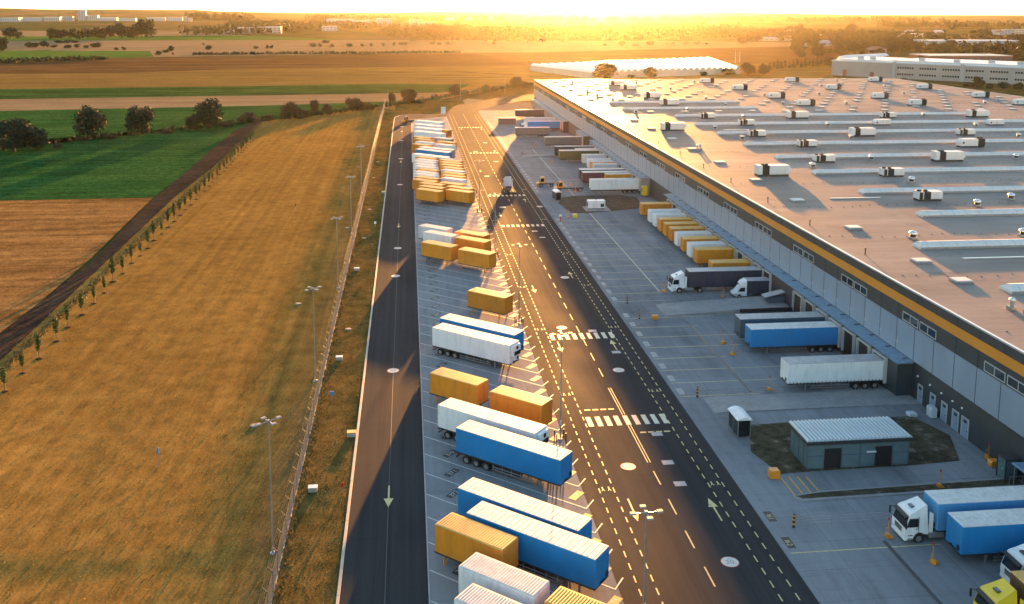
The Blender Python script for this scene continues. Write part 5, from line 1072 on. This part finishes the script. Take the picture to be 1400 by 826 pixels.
def slim():
    t = thing('power_pole', 'pole', 'utility pole'); q = MB(); q.tube((0,0,0),(0,0,11),.11,8,0,.07); q.build('pole', K['grey'], t); q = MB(); q.box(-.5,.5,-.05,.05,10.6,10.75); q.build('cross_arm', K['dark'], t); return t
for x, y, lb in ((-10,475,'slim pole beside the fence gate at the far end of the grass'),(29,520,'slim pole on the dry grass beyond the parking bays'),(58,560,'slim pole on the dry grass left of the far hall corner')):
    place('slim', slim, (x,y,0), R(30), lb)
# ------------------------------------------------------------------ trees, hedges, woods
LV = dict(dk=leaf_mat('dark_leaves', (.010,.028,.019), (.026,.050,.028), .05), mid=leaf_mat('oak_leaves', (.022,.040,.018), (.05,.068,.026), .1), con=leaf_mat('conifer_needles', (.025,.034,.014), (.05,.052,.02), .15), au=leaf_mat('golden_leaves', (.10,.085,.018), (.17,.12,.025), .4), dry=leaf_mat('dry_weeds', (.11,.085,.036), (.19,.135,.055), .15), sap=leaf_mat('young_leaves', (.03,.06,.022), (.06,.10,.03)))
BARK = M('bark', (.09,.065,.045), .9, var=.25, scale=3)
def leaves(mb, lobes, n, s, rr, m=0):
    tot = sum(r[3]**2 for r in lobes)
    for (x, y, z, r) in lobes:
        for _ in range(max(6, int(n*r*r/tot))):
            d = Vector((rr.gauss(0,1), rr.gauss(0,1), rr.gauss(0,1))).normalized()
            q = Vector((x,y,z)) + d*r*(rr.random()**.35)*rr.uniform(.78,1.3)
            if q.z < .05: continue
            nn = (d + Vector((rr.gauss(0,.6), rr.gauss(0,.6), rr.gauss(0,.6)+.2))).normalized()
            u = nn.orthogonal().normalized(); w = nn.cross(u); a = rr.uniform(0,6.28); u, w = u*math.cos(a)+w*math.sin(a), w*math.cos(a)-u*math.sin(a)
            k = s*rr.uniform(.55,1.35); h = k*rr.uniform(.6,1)
            mb.add([q-u*k-w*h*.3, q+w*h, q+u*k-w*h*.2, q-w*h*.9+nn*k*.3], [(0,1,2,3)], m)
def tree_proto(seed, n, s, kind, shape='round'):
    """unit tree: 1 high, 1 wide"""
    rr = random.Random(seed); t = thing('tree', 'tree', 'tree'); lobes = []
    if shape == 'round':
        for i in range(13):
            a = rr.uniform(0,6.28); d = rr.uniform(.05,.34); z = rr.uniform(.24,.80); k = 1-abs(z-.5)*.9
            lobes.append((d*k*math.cos(a), d*k*math.sin(a), z, rr.uniform(.13,.24)))
        lobes.append((0,0,.5,.34))
    elif shape == 'cone':
        for i in range(12): z = .08+.86*i/11; lobes.append((rr.uniform(-.08,.08), rr.uniform(-.08,.08), z, .34*(1-z)+.05))
    elif shape == 'bush':
        for i in range(12): a = rr.uniform(0,6.28); d = rr.uniform(0,.36); lobes.append((d*math.cos(a), d*math.sin(a), rr.uniform(.15,.62), rr.uniform(.14,.28)))
    b = MB(); leaves(b, lobes, n, s, rr); b.build('crown', LV[kind], t)
    q = MB(); top = .62 if shape != 'bush' else .3
    q.tube((0,0,-.01),(0,0,top),.035,7,0,.015)
    for i in range(6):
        a = rr.uniform(0,6.28); z = rr.uniform(.2,top); e = rr.uniform(.14,.3); q.tube((0,0,z),(e*math.cos(a), e*math.sin(a), z+rr.uniform(.1,.25)),.014,5,0,.005)
    q.build('trunk', BARK, t); return t
def plant(keyset, pts, labels, group, seed=3, name=None, wk=1.0, hk=1.0):
    rr = random.Random(seed)
    for i, (x, y, w, h) in enumerate(pts):
        key, mk = keyset[i % len(keyset)] if not callable(keyset) else keyset(i, w, h)
        lb = labels(i, x, y, w, h) if callable(labels) else labels
        o = place(key, mk, (x, y, 0), rr.uniform(0,6.28), lb, group, (w*wk, w*wk, h*hk))
        o['category'] = 'bush' if h < 4.2 and w > 1.3*h else 'tree'
P_ = lambda *a: (('tree',)+a, lambda: tree_proto(*a))
big = [P_(11,3000,.034,'dk','round'), P_(12,3000,.034,'dk','round'), P_(14,3000,.034,'dk','round')]
bsh = [P_(21,1300,.06,'dk','bush'), P_(22,1300,.06,'mid','bush')]
far = [P_(31,420,.085,'dk','round'), P_(32,420,.085,'mid','round'), P_(33,420,.085,'mid','bush')]
con = [P_(41,380,.07,'con','cone'), P_(42,420,.08,'con','round'), P_(43,380,.07,'con','cone')]
HL = {0:'big dark bushy tree at the left edge of the photo',1:'second dark bushy tree from the left edge, joined to the biggest one',2:'round dark tree standing between the leftmost clump and the next round one',3:'round dark tree on the green field edge, left of the bushy group',4:'tall dark tree in the bushy group at the middle of the hedgerow',24:'dark bush on the ridge left of the far hall corner'}
plant(lambda i, w, h: (big if h > 5 else bsh)[i % (3 if h > 5 else 2)], HEDGE_TREES, lambda i,x,y,w,h: HL.get(i, ('dark hedgerow tree between the green field and the mown grass' if h > 5 else 'low dark hedgerow bush between the green field and the mown grass')), 'hedgerow trees beyond the mown grass', 5, wk=1.2, hk=1.25)
plant(big, SHED_TREES, lambda i,x,y,w,h: ['big golden-lit tree in front of the white greenhouse','smaller tree in front of the greenhouse, right of the big one','low bush between the two greenhouse trees','low wide bush at the right end of the greenhouse','round tree at the right end of the greenhouse','second round tree just right of the greenhouse end','small bush before the greenhouse wall'][i], 'trees by the greenhouse', 6, wk=1.2,hk=1.1)
plant(con, CONIFERS, 'small dark tree in the row behind the far edge of the warehouse roof', 'trees in a row behind the warehouse roof', 7, hk=1.25, wk=1.3)
plant(far, MID_TREES, lambda i,x,y,w,h: 'bushy tree in the distant wooded row on the left' if 2 <= i <= 13 else 'small round tree scattered in the distant fields', 'trees scattered over the distant fields', 8, wk=1.2, hk=1.1)
plant(lambda i, w, h: P_(51,420,.085,'au','round') if 94 <= i < 108 else far[i % 3], TOWN_TREES, lambda i,x,y,w,h: 'yellowing tree in the row behind the long grey office building' if 94 <= i < 108 else ('tree beside the car park of the long grey office building' if i < 7 else 'tree among the distant town buildings on the right'), 'town trees', 9, wk=1.5, hk=1.2)
# saplings with stakes
def sapling(seed):
    rr = random.Random(seed); t = thing('sapling', 'slender young staked tree in the row along the dirt track', 'tree', group='young trees along the dirt track')
    b = MB(); leaves(b, [(rr.uniform(-.1,.1), rr.uniform(-.1,.1), 1.5+i*.28, .22+.22*math.sin(math.pi*(i+.6)/9)) for i in range(9)], 380, .12, rr); b.build('crown', LV['sap'], t)
    q = MB(); q.tube((0,0,0),(0,0,3.4),.04,6,0,.015); q.build('trunk', BARK, t); q = MB(); q.tube((.3,0,0),(.25,0,1.6),.035,5); q.box(-.02,.3,-.02,.02,1.35,1.42); q.build('stake', M('stake_wood', (.35,.24,.13), .8), t)
    q = MB(); q.lathe([(.55,.01),(.4,.10),(.1,.13)], n=9); q.build('mulch_mound', MG['dirt'], t); return t
for i in range(46):
    y = 80 + 6.35*i + rng.uniform(-.7,.7); x = rng.uniform(-.25,.25)+ -53.2-(y-120)*.0235 - (max(0,y-300)*.012)
    s = random.Random(i).uniform(.72,1.2)
    place(('sap', i % 4), lambda: sapling(60+i % 4), (x, y, .05), random.Random(i+90).uniform(0,6.28), None, None, (s,s,s))
# weeds, tufts and hedges
rr = random.Random(77); b = MB()
for _ in range(3600):
    y = rr.uniform(60,420); x = -56.6-(max(0,y-120))*.0235-(max(0,y-300)*.01)+rr.gauss(0,.5); h = rr.uniform(.2,.75); a = rr.uniform(0,6.28)
    b.add([(x,y,.05),(x+.3*math.cos(a),y+.3*math.sin(a),.05),(x+.2*math.cos(a)+rr.uniform(-.2,.2),y+.2*math.sin(a),h+.05)], [(0,1,2)])
for _ in range(3000):
    y = 55+rr.random()**1.6*330; x = -12.1+rr.choice((rr.gauss(.45,.2), rr.gauss(-.4,.3), rr.gauss(.5,.25))) ; h = rr.uniform(.12,.5); a = rr.uniform(0,6.28)
    b.add([(x,y,.08),(x+.2*math.cos(a),y+.2*math.sin(a),.08),(x+.1*math.cos(a)+rr.uniform(-.1,.1),y+.1*math.sin(a),h+.08)], [(0,1,2)])
o = b.build('weeds', LV['dry']); o['kind'] = 'stuff'
rr = random.Random(78); b = MB()
for _ in range(36000):
    y = 52+rr.random()**1.5*260; x = rr.uniform(-56,-13.2); h = rr.uniform(.05,.2); a = rr.uniform(0,6.28); w = rr.uniform(.06,.14)
    b.add([(x,y,.05),(x+w*math.cos(a),y+w*math.sin(a),.05),(x+rr.uniform(-.1,.2),y+rr.uniform(-.1,.1),h+.05)], [(0,1,2)])
for _ in range(5000):
    y = 52+rr.random()**1.4*230; x = rr.uniform(-11.7,-6.8); h = rr.uniform(.04,.16); a = rr.uniform(0,6.28); w = rr.uniform(.08,.2)
    b.add([(x,y,.08),(x+w*math.cos(a),y+w*math.sin(a),.08),(x+rr.uniform(-.1,.2),y+rr.uniform(-.1,.1),h+.08)], [(0,1,2)])
o = b.build('grass_tufts', leaf_mat('grass_tuft', (.16,.115,.035), (.27,.18,.06), .15)); o['kind'] = 'stuff'
def hedge(name, lb, pts, w, h, n, s, kind='dk'):
    rr = random.Random(len(pts)+int(h*10)); b = MB()
    for i in range(len(pts)-1):
        (x0,y0), (x1,y1) = pts[i], pts[i+1]; L = math.hypot(x1-x0,y1-y0); k = max(2, int(L/w))
        lobes = [(x0+(x1-x0)*(j+rr.random())/k, y0+(y1-y0)*(j+rr.random())/k, h*rr.uniform(.25,.6), h*rr.uniform(.45,.75)) for j in range(k)]
        leaves(b, lobes, int(n*L/100), s, rr)
    return tag(b.build(name, LV[kind]), lb, 'hedge')
hedge('hedge', 'long dark low hedge below the bright green field at the far left', [(-420,880),(-369,901),(-290,948)], 2.2, 4.0, 1500, 1.0)
hedge('hedge', 'dark hedge line along the far edge of the rust coloured field', [(-230,1045),(-140,1062),(-46,1068),(60,1090)], 2.2, 2.6, 900, 1.2)
hedge('hedge', 'dense low undergrowth linking the hedgerow trees behind the mown grass', [(-145,350),(-122,372),(-107,386),(-84,403),(-68,427),(-55,438),(-44,450),(-26,467),(-10,488),(1,504),(26,545),(73,612),(84,618)], 3, 2.2, 1500, .42)
def wood(name, pts, cnt, h, n, s, kind='mid'):
    """far wood that reads as one mass"""
    rr = random.Random(cnt); b = MB(); xs = [p[0] for p in pts]; ys = [p[1] for p in pts]; done = 0
    def inside(x, y):
        c = False; j = len(pts)-1
        for i in range(len(pts)):
            if (pts[i][1] > y) != (pts[j][1] > y) and x < (pts[j][0]-pts[i][0])*(y-pts[i][1])/(pts[j][1]-pts[i][1])+pts[i][0]: c = not c
            j = i
        return c
    while done < cnt:
        x, y = rr.uniform(min(xs),max(xs)), rr.uniform(min(ys),max(ys))
        if not inside(x, y): continue
        k = h*rr.uniform(.7,1.25); r = k*rr.uniform(.32,.5)
        leaves(b, [(x,y,k*.62,r),(x+rr.uniform(-r,r)*.6,y,k*.35,r*.9)], n, s, rr); done += 1
    o = b.build(name, LV[kind]); o['kind'] = 'stuff'
wood('wood', [(-420,1800),(-350,1800),(-255,1960),(-225,2000),(-240,2300),(-470,2950),(-520,2900),(-400,2150)], 330, 15, 26, 2.6)
wood('wood', [(-52,1730),(5,1470),(96,1500),(185,1385),(230,1420),(300,2000),(150,2200),(-30,2150)], 430, 17, 30, 2.4)
wood('wood', [(200,1450),(330,1500),(590,1670),(700,1800),(880,2450),(600,2500),(290,2050)], 420, 15, 24, 2.6)
wood('wood', [(560,1560),(636,1420),(800,1500),(1000,1560),(1010,1800),(760,2000),(600,1800)], 260, 12, 24, 2.4)
wood('wood', [(560,1180),(640,1040),(740,1020),(1000,1330),(900,1420),(640,1400)], 260, 11, 26, 2.0)
wood('wood', [(1430,2680),(1990,2860),(1990,2960),(1430,2800)], 190, 17, 22, 3.2)
wood('wood', [(-290,2180),(-64,2270),(-60,2800),(-432,3075)], 200, 13, 20, 3.2)
wood('wood', [(-934,4120),(-818,4150),(-673,3962),(-640,4200),(-930,4350)], 90, 26, 20, 5)
wood('wood', [(700,3400),(1500,3600),(2600,4200),(2400,4600),(900,4100)], 260, 22, 18, 5)
wood('wood', [(-300,3600),(700,3500),(900,4400),(-500,4600)], 260, 22, 18, 5)
# ------------------------------------------------------------------ far buildings
FB = [M('far_white_wall', (.42,.42,.43), .6, var=.06, scale=.05), M('far_grey_wall', (.36,.38,.40), .6, var=.06, scale=.05), M('far_cream_wall', (.48,.42,.34), .6, var=.06, scale=.05)]
FR = [M('far_light_roof', (.55,.56,.58), .45, var=.05, scale=.05), M('far_grey_roof', (.30,.31,.33), .5, var=.06, scale=.05), M('far_tile_roof', (.22,.09,.05), .7, var=.1, scale=.05)]
BRICK = M('red_brick_wall', (.24,.085,.045), .75, var=.12, scale=.2)
def house(i, x0, y0, x1, y1, h, dep):
    L = math.hypot(x1-x0, y1-y0); cx, cy = (x0+x1)/2, (y0+y1)/2; a = math.atan2(y1-y0, x1-x0)
    where = 'far left horizon' if x0 < -700 else 'left middle distance' if x0 < 100 else 'town on the right'
    brick = i == len(FAR_BUILDINGS)-1
    tall = h > 1.4*L
    if brick: lb = 'long red brick hall behind the grey office building'
    elif tall: lb = 'tall pale tower block standing on the %s' % where
    elif L > 60: lb = 'long low pale industrial hall on the %s' % where
    else: lb = 'small pale building on the %s' % where
    t = thing('far_building', lb, 'building', (cx, cy, 0), a, 'distant buildings: '+where)
    q = MB(); q.box(-L/2, L/2, 0, dep, 0, h); q.build('wall', BRICK if brick else FB[i % 3], t)
    q = MB()
    if not tall and L < 40 and h < 9: q.extr_y([(-L/2-.3,h),(L/2+.3,h),(L/2-dep*.1-.5,h+2.6),(-L/2+dep*.1+.5,h+2.6)], -.4, dep+.4, 0, [0,0,dep*.45,dep*.45])
    else: q.box(-L/2-.3, L/2+.3, -.3, dep+.3, h, h+.7)
    q.build('roof', FR[i % 2] if not (L < 25 and i % 3 == 0) else FR[2], t)
    if L > 60 and not brick: q = MB(); q.box(-L/2+1, L/2-1, -.15, -.02, h*.1, h*.3); q.build('gate_band', FB[1], t); return
    w = MB(); nz = max(1, int(h/4)); n = max(2, int(L/7))
    for z in range(nz):
        for j in range(n): x = -L/2+L*(j+.5)/n; w.box(x-L/n*.3, x+L/n*.3, -.12, -.02, h*(z+.35)/nz, h*(z+.7)/nz)
    w.build('window_row', K['slate'], t)
for i, a in enumerate(FAR_BUILDINGS): house(i, *a)
# the long grey office hall right of the warehouse
t = thing('office_building', 'long grey two-storey office building beyond the right end of the warehouse roof', 'building', (331,706,0), math.atan2(-99,92))
OW = M('office_wall', (.33,.32,.31), .55, var=.08, scale=.1)
q = MB(); q.box(0,200,0,70,0,11.2); q.build('wall', OW, t)
q = MB(); q.box(-.3,200,-.3,70.3,11.2,12.0); q.box(4,40,6,60,12.0,12.8); q.box(45,190,8,60,12.0,13.1); q.build('roof', FR[0], t)
for i in range(9):
    for z in (2.4,7.2): q = MB(); q.box(50+i*16,62.5+i*16,-.2,-.02,z,z+1.9); o = q.build('window_row', FRAME, t); g = MB(); [g.box(50.3+i*16+k*1.75,51.7+i*16+k*1.75,-.25,-.18,z+.2,z+1.7) for k in range(7)]; g.build('pane', WGLASS, o)
for x in (48.0, 96, 144): q = MB(); q.box(x-1.2,x+1.2,-1.3,-.02,0,12.4); q.build('stair_tower', FB[1], t)
q = MB(); q.box(9,12,-.2,-.02,0,5); q.box(30,33,-.2,-.02,0,4); q.build('gate', BRICK, t)
for k, (x, y) in enumerate(((18,12),(26,16),(62,18),(88,14),(110,20),(130,15))): q = MB(); q.cbox(x-2,x+2,y-1.5,y+1.5,12.8,15.2,.2); q.build('roof_plant', FB[0], t)
# white greenhouse of many vaulted bays
t = thing('greenhouse', 'white vaulted multi-bay greenhouse beyond the far edge of the warehouse', 'greenhouse', (100,765,0))
POLY = M('white_film', (.66,.66,.63), .35, var=.06, scale=.1)
a0 = Vector((100,769)); a1 = Vector((134.5,677)); a2 = Vector((263,722)); a3 = Vector((290,880)); nb = 24
q = MB(); fr = MB()
for i in range(nb):
    def edge(f): p = a1.lerp(a2, f); r_ = a0.lerp(a3, f) ; return p-Vector((100,765)), r_-Vector((100,765))
    f0, f1 = i/nb, (i+1)/nb; (p0, r0), (p1, r1) = edge(f0), edge(f1)
    V = []; m_ = 6
    for j in range(m_+1):
        g_ = j/m_; z = 4.2+2.0*math.sin(math.pi*g_); u = p0.lerp(p1, g_); w = r0.lerp(r1, g_); V += [(u.x,u.y,z),(w.x,w.y,z)]
    q.add(V, [(2*j,2*j+2,2*j+3,2*j+1) for j in range(m_)], 0)
    fr.add([(p0.x,p0.y,0),(p1.x,p1.y,0)]+[V[2*j] for j in range(m_,-1,-1)], [tuple(range(m_+3))]); fr.tube((p0.x,p0.y,4.3),(r0.x,r0.y,4.3),.25,4,0)
q.build('vaulted_roof', POLY, t); 
l0 = a0-Vector((100,765)); l1 = a1-Vector((100,765)); r0 = a2-Vector((100,765)); r1 = a3-Vector((100,765))
fr.add([(l0.x,l0.y,0),(l1.x,l1.y,0),(l1.x,l1.y,4.2),(l0.x,l0.y,4.2)], [(0,1,2,3)]); fr.add([(r0.x,r0.y,0),(r1.x,r1.y,0),(r1.x,r1.y,4.2),(r0.x,r0.y,4.2)], [(0,1,2,3)]); fr.add([(l0.x,l0.y,0),(r1.x,r1.y,0),(r1.x,r1.y,4.2),(l0.x,l0.y,4.2)], [(0,1,2,3)])
fr.build('wall', M('greenhouse_wall', (.42,.41,.39), .4, var=.08, scale=.2), t)
# round-ended white hall behind the office
t = thing('film_tunnel', 'long white rounded tunnel hall behind the yellowing trees', 'greenhouse', (470,932,0), math.atan2(41,66)); q = MB(); n = 10
V = [];  ends = ((-42,.55),(-38,.9),(-30,1),(42,1))
for x, k in ends: V += [(x, 6*k*math.cos(math.pi*j/n), 5.5*k*math.sin(math.pi*j/n)) for j in range(n+1)]
q.add(V, [(i*(n+1)+j, (i+1)*(n+1)+j, (i+1)*(n+1)+j+1, i*(n+1)+j+1) for i in range(len(ends)-1) for j in range(n)], 0, True); q.add(V[:n+1], [tuple(range(n+1))]); q.build('film_skin', POLY, t)
q = MB(); q.box(41.8,42.1,-1.5,1.5,0,3); q.build('door', FB[1], t)

# ------------------------------------------------------------------ light, sky, haze, camera
SUN_AZ, SUN_EL = R(11.0), R(3.9)
L = bpy.data.lights.new('sun', 'SUN'); L.energy = 5.0; L.angle = R(.6); L.color = (1, .42, .09)
so = bpy.data.objects.new('sun', L); COL.objects.link(so)
sd = Vector((math.sin(SUN_AZ)*math.cos(SUN_EL), math.cos(SUN_AZ)*math.cos(SUN_EL), math.sin(SUN_EL)))
so.rotation_euler = (-sd).to_track_quat('-Z', 'Y').to_euler(); so.location = sd*300
W = bpy.data.worlds.new('World'); sc.world = W; W.use_nodes = True; nt = W.node_tree
sky = nt.nodes.new('ShaderNodeTexSky'); sky.sky_type = 'NISHITA'; sky.sun_disc = False; sky.sun_elevation = SUN_EL; sky.sun_rotation = SUN_AZ; sky.air_density = 1.0; sky.dust_density = .4; sky.ozone_density = 1.6
bg = nt.nodes['Background']; bg.inputs['Strength'].default_value = 1.0
tc = nt.nodes.new('ShaderNodeTexCoord'); sx = nt.nodes.new('ShaderNodeSeparateXYZ'); nt.links.new(tc.outputs['Generated'], sx.inputs[0])
glow_fade = nt.nodes.new('ShaderNodeMapRange'); glow_fade.inputs['From Min'].default_value = 0; glow_fade.inputs['From Max'].default_value = .10; glow_fade.inputs['To Min'].default_value = 1; glow_fade.inputs['To Max'].default_value = 0; nt.links.new(sx.outputs['Z'], glow_fade.inputs['Value'])
pw = nt.nodes.new('ShaderNodeMath'); pw.operation = 'POWER'; pw.inputs[1].default_value = 2.0; nt.links.new(glow_fade.outputs[0], pw.inputs[0])
vm = nt.nodes.new('ShaderNodeVectorMath'); vm.operation = 'SCALE'; nt.links.new(sky.outputs[0], vm.inputs[0]); vm.inputs['Scale'].default_value = SKY
vw = nt.nodes.new('ShaderNodeVectorMath'); vw.operation = 'SCALE'; vw.inputs[0].default_value = HORIZON_GLOW; nt.links.new(pw.outputs[0], vw.inputs['Scale'])   # white glow added to the sky low over the horizon
ad = nt.nodes.new('ShaderNodeVectorMath'); ad.operation = 'ADD'; nt.links.new(vm.outputs[0], ad.inputs[0]); nt.links.new(vw.outputs[0], ad.inputs[1]); nt.links.new(ad.outputs[0], bg.inputs['Color'])
if HAZE:
    b = MB(); b.box(-12000, 12000, -900, 12500, -4, 63)
    m = bpy.data.materials.new('haze_air'); m.use_nodes = True; n = m.node_tree; n.nodes.remove(n.nodes['Principled BSDF'])
    pv = n.nodes.new('ShaderNodeVolumePrincipled'); pv.inputs['Density'].default_value = HAZE; pv.inputs['Color'].default_value = (.95,.90,.82,1); pv.inputs['Anisotropy'].default_value = HAZE_G
    n.links.new(pv.outputs[0], n.nodes['Material Output'].inputs['Volume'])
    struct('haze', b, m, 'stuff')
cam = bpy.data.cameras.new('camera'); co = bpy.data.objects.new('camera', cam); COL.objects.link(co); sc.camera = co
yaw, pit, rol = .1090746, .13920633, .004269
fw = Vector((math.sin(yaw)*math.cos(pit), math.cos(yaw)*math.cos(pit), -math.sin(pit))); rt = Vector((math.cos(yaw), -math.sin(yaw), 0)); up = rt.cross(fw)
r2 = rt*math.cos(rol)+up*math.sin(rol); u2 = up*math.cos(rol)-rt*math.sin(rol)
co.matrix_world = Matrix.Translation((0,0,50.42)) @ Matrix((r2, u2, -fw)).transposed().to_4x4()
cam.sensor_width = 36; cam.lens = 36*1283/1400; cam.shift_x = (700-697.6)/1400; cam.shift_y = (192.3-413)/1400; cam.clip_start = .5; cam.clip_end = 40000
vs = sc.view_settings; vs.view_transform = 'Standard'; vs.look = 'None'; vs.gamma = 1; vs.exposure = EXPO
sc.render.engine = 'CYCLES'; cy = sc.cycles; cy.use_denoising = True; cy.max_bounces = 6; cy.diffuse_bounces = 3; cy.glossy_bounces = 3; cy.transmission_bounces = 3; cy.volume_bounces = 0; cy.transparent_max_bounces = 4; cy.sample_clamp_indirect = 8
